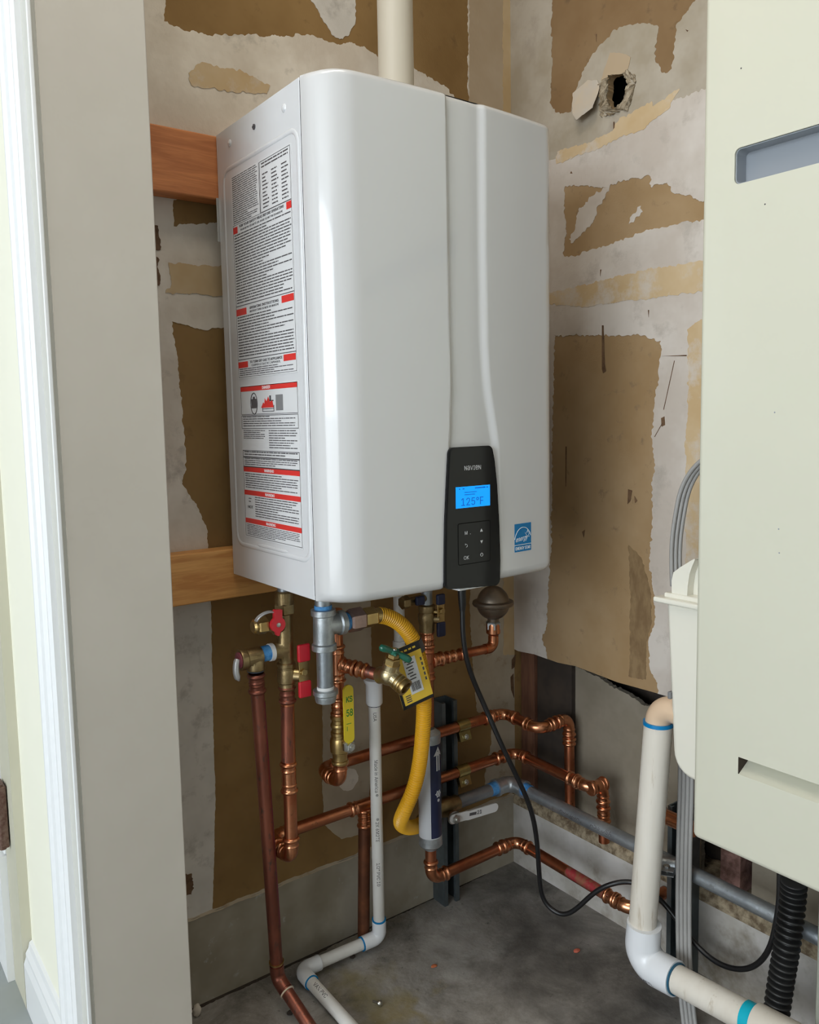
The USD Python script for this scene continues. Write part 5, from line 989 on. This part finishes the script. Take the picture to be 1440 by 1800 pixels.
obj('cord', tube(spline(cpts, 320), .0046, 14), mBlack, pc_, smooth=True); obj('strain_relief', tube([cpts[0]+V(0, 0, .03), cpts[0], cpts[1], cpts[1]-V(0, 0, .012)], [.0075, .0075, .0068, .0052], 16), mBlack, pc_)
XK = .592
def flat_cable(name, lab, pts, k, r, dirv):
    t = thing(name, lab, 'cable', pts[0]); path = spline(pts, 90); dv = unit(dirv)
    for i in range(k): obj('strand', tube(path+dv*(i-(k-1)/2)*r*1.95, r, 12), mCable, t, smooth=True)
flat_cable('ribbon_cable', 'flat grey cable hanging from the cream box to the floor', [at(1206, 1340, x=XK), at(1206, 1380, x=XK), at(1204, 1450, x=XK), at(1202, 1550, x=XK), at(1202, 1650, x=XK), at(1205, 1730, x=XK-.020), at(1211, 1790, x=XK-.040), at(1218, 1850, x=XK-.062)], 4, .0036, (.25, -1, 0))
flat_cable('ribbon_cable', 'flat grey cable arching from the lid hood behind the beige cabinet', [at(1189, 1030, x=XK), at(1188, 990, x=XK), at(1189, 950, x=XK), at(1195, 905, x=XK), at(1206, 858, x=XK), at(1224, 826, x=XK), at(1246, 806, x=XK), at(1266, 800, x=XK)], 3, .0036, (1, -.7, 0))
so = at(1436, 1700, x=.568)
sd_ = thing('cabinet_stand', 'grey-green post under the beige cabinet at the right edge', 'post', (.583, so[1]-.03, 0))
obj('post', rbox(.566, .602, so[1], so[1]-.06, .004, zBt, .003), mStand, sd_); obj('foot_plate', rbox(.561, .605, so[1]+.004, so[1]-.066, 0, .005, .001), mStand, sd_)

# ------------------------------------------------------------------ bits on the floor
q = at(668, 1765, z=.004); sc = thing('loose_screw', 'small loose screw lying on the floor near the white pipe', 'screw', (q[0], q[1], 0))
obj('head', lathe([(.0055, 0), (.005, .002), (.003, .004)], V(q[0], q[1], .0055), (.3, -.8, .3), 14), mSteel, sc); obj('shank', cyl(V(q[0], q[1], .005), V(q[0]-.004, q[1]+.016, .0022), .0021, 10), mSteel, sc)
def crumb(name, lab, catg, px, py, s, mat, seed):
    q = at(px, py, z=.0); m = trimesh.creation.icosphere(2, 1.0); v_ = np.array(m.vertices); v_ *= (.7+.7*meshkit.fbm(v_*2.2+seed, 3, seed))[:, None]; v_ *= np.array(s)
    v_[:, 2] -= v_[:, 2].min(); m.vertices = v_+V(q[0], q[1], 0); o = obj(name, m, mat, None, smooth=60); tag(o, lab, catg)
crumb('plaster_chunk', 'white crumb of plaster on the floor by the greige wall end', 'debris', 347, 1786, (.007, .007, .010), mMud, 1)
crumb('brick_crumb', 'tiny orange crumb on the concrete floor', 'debris', 763, 1700, (.006, .004, .002), M('orange_crumb', (.45, .13, .05), None, rough=.8), 2)
crumb('brick_crumb', 'red-orange crumb on the dark stained floor near the corner', 'debris', 1014, 1673, (.007, .005, .002), M('red_crumb', (.42, .10, .06), None, rough=.8), 3)
crumb('dirt_clod', 'dark clod beside the lower end of the thin white pipe', 'debris', 620, 1684, (.005, .004, .003), mDark, 4)
crumb('dirt_clod', 'dark clod on the floor between the red pipe and white pipe', 'debris', 511, 1783, (.006, .005, .003), mDark, 5)
crumb('gravel_bit', 'small stone on the painted garage floor at bottom left', 'debris', 28, 1715, (.005, .004, .003), mDark, 6)
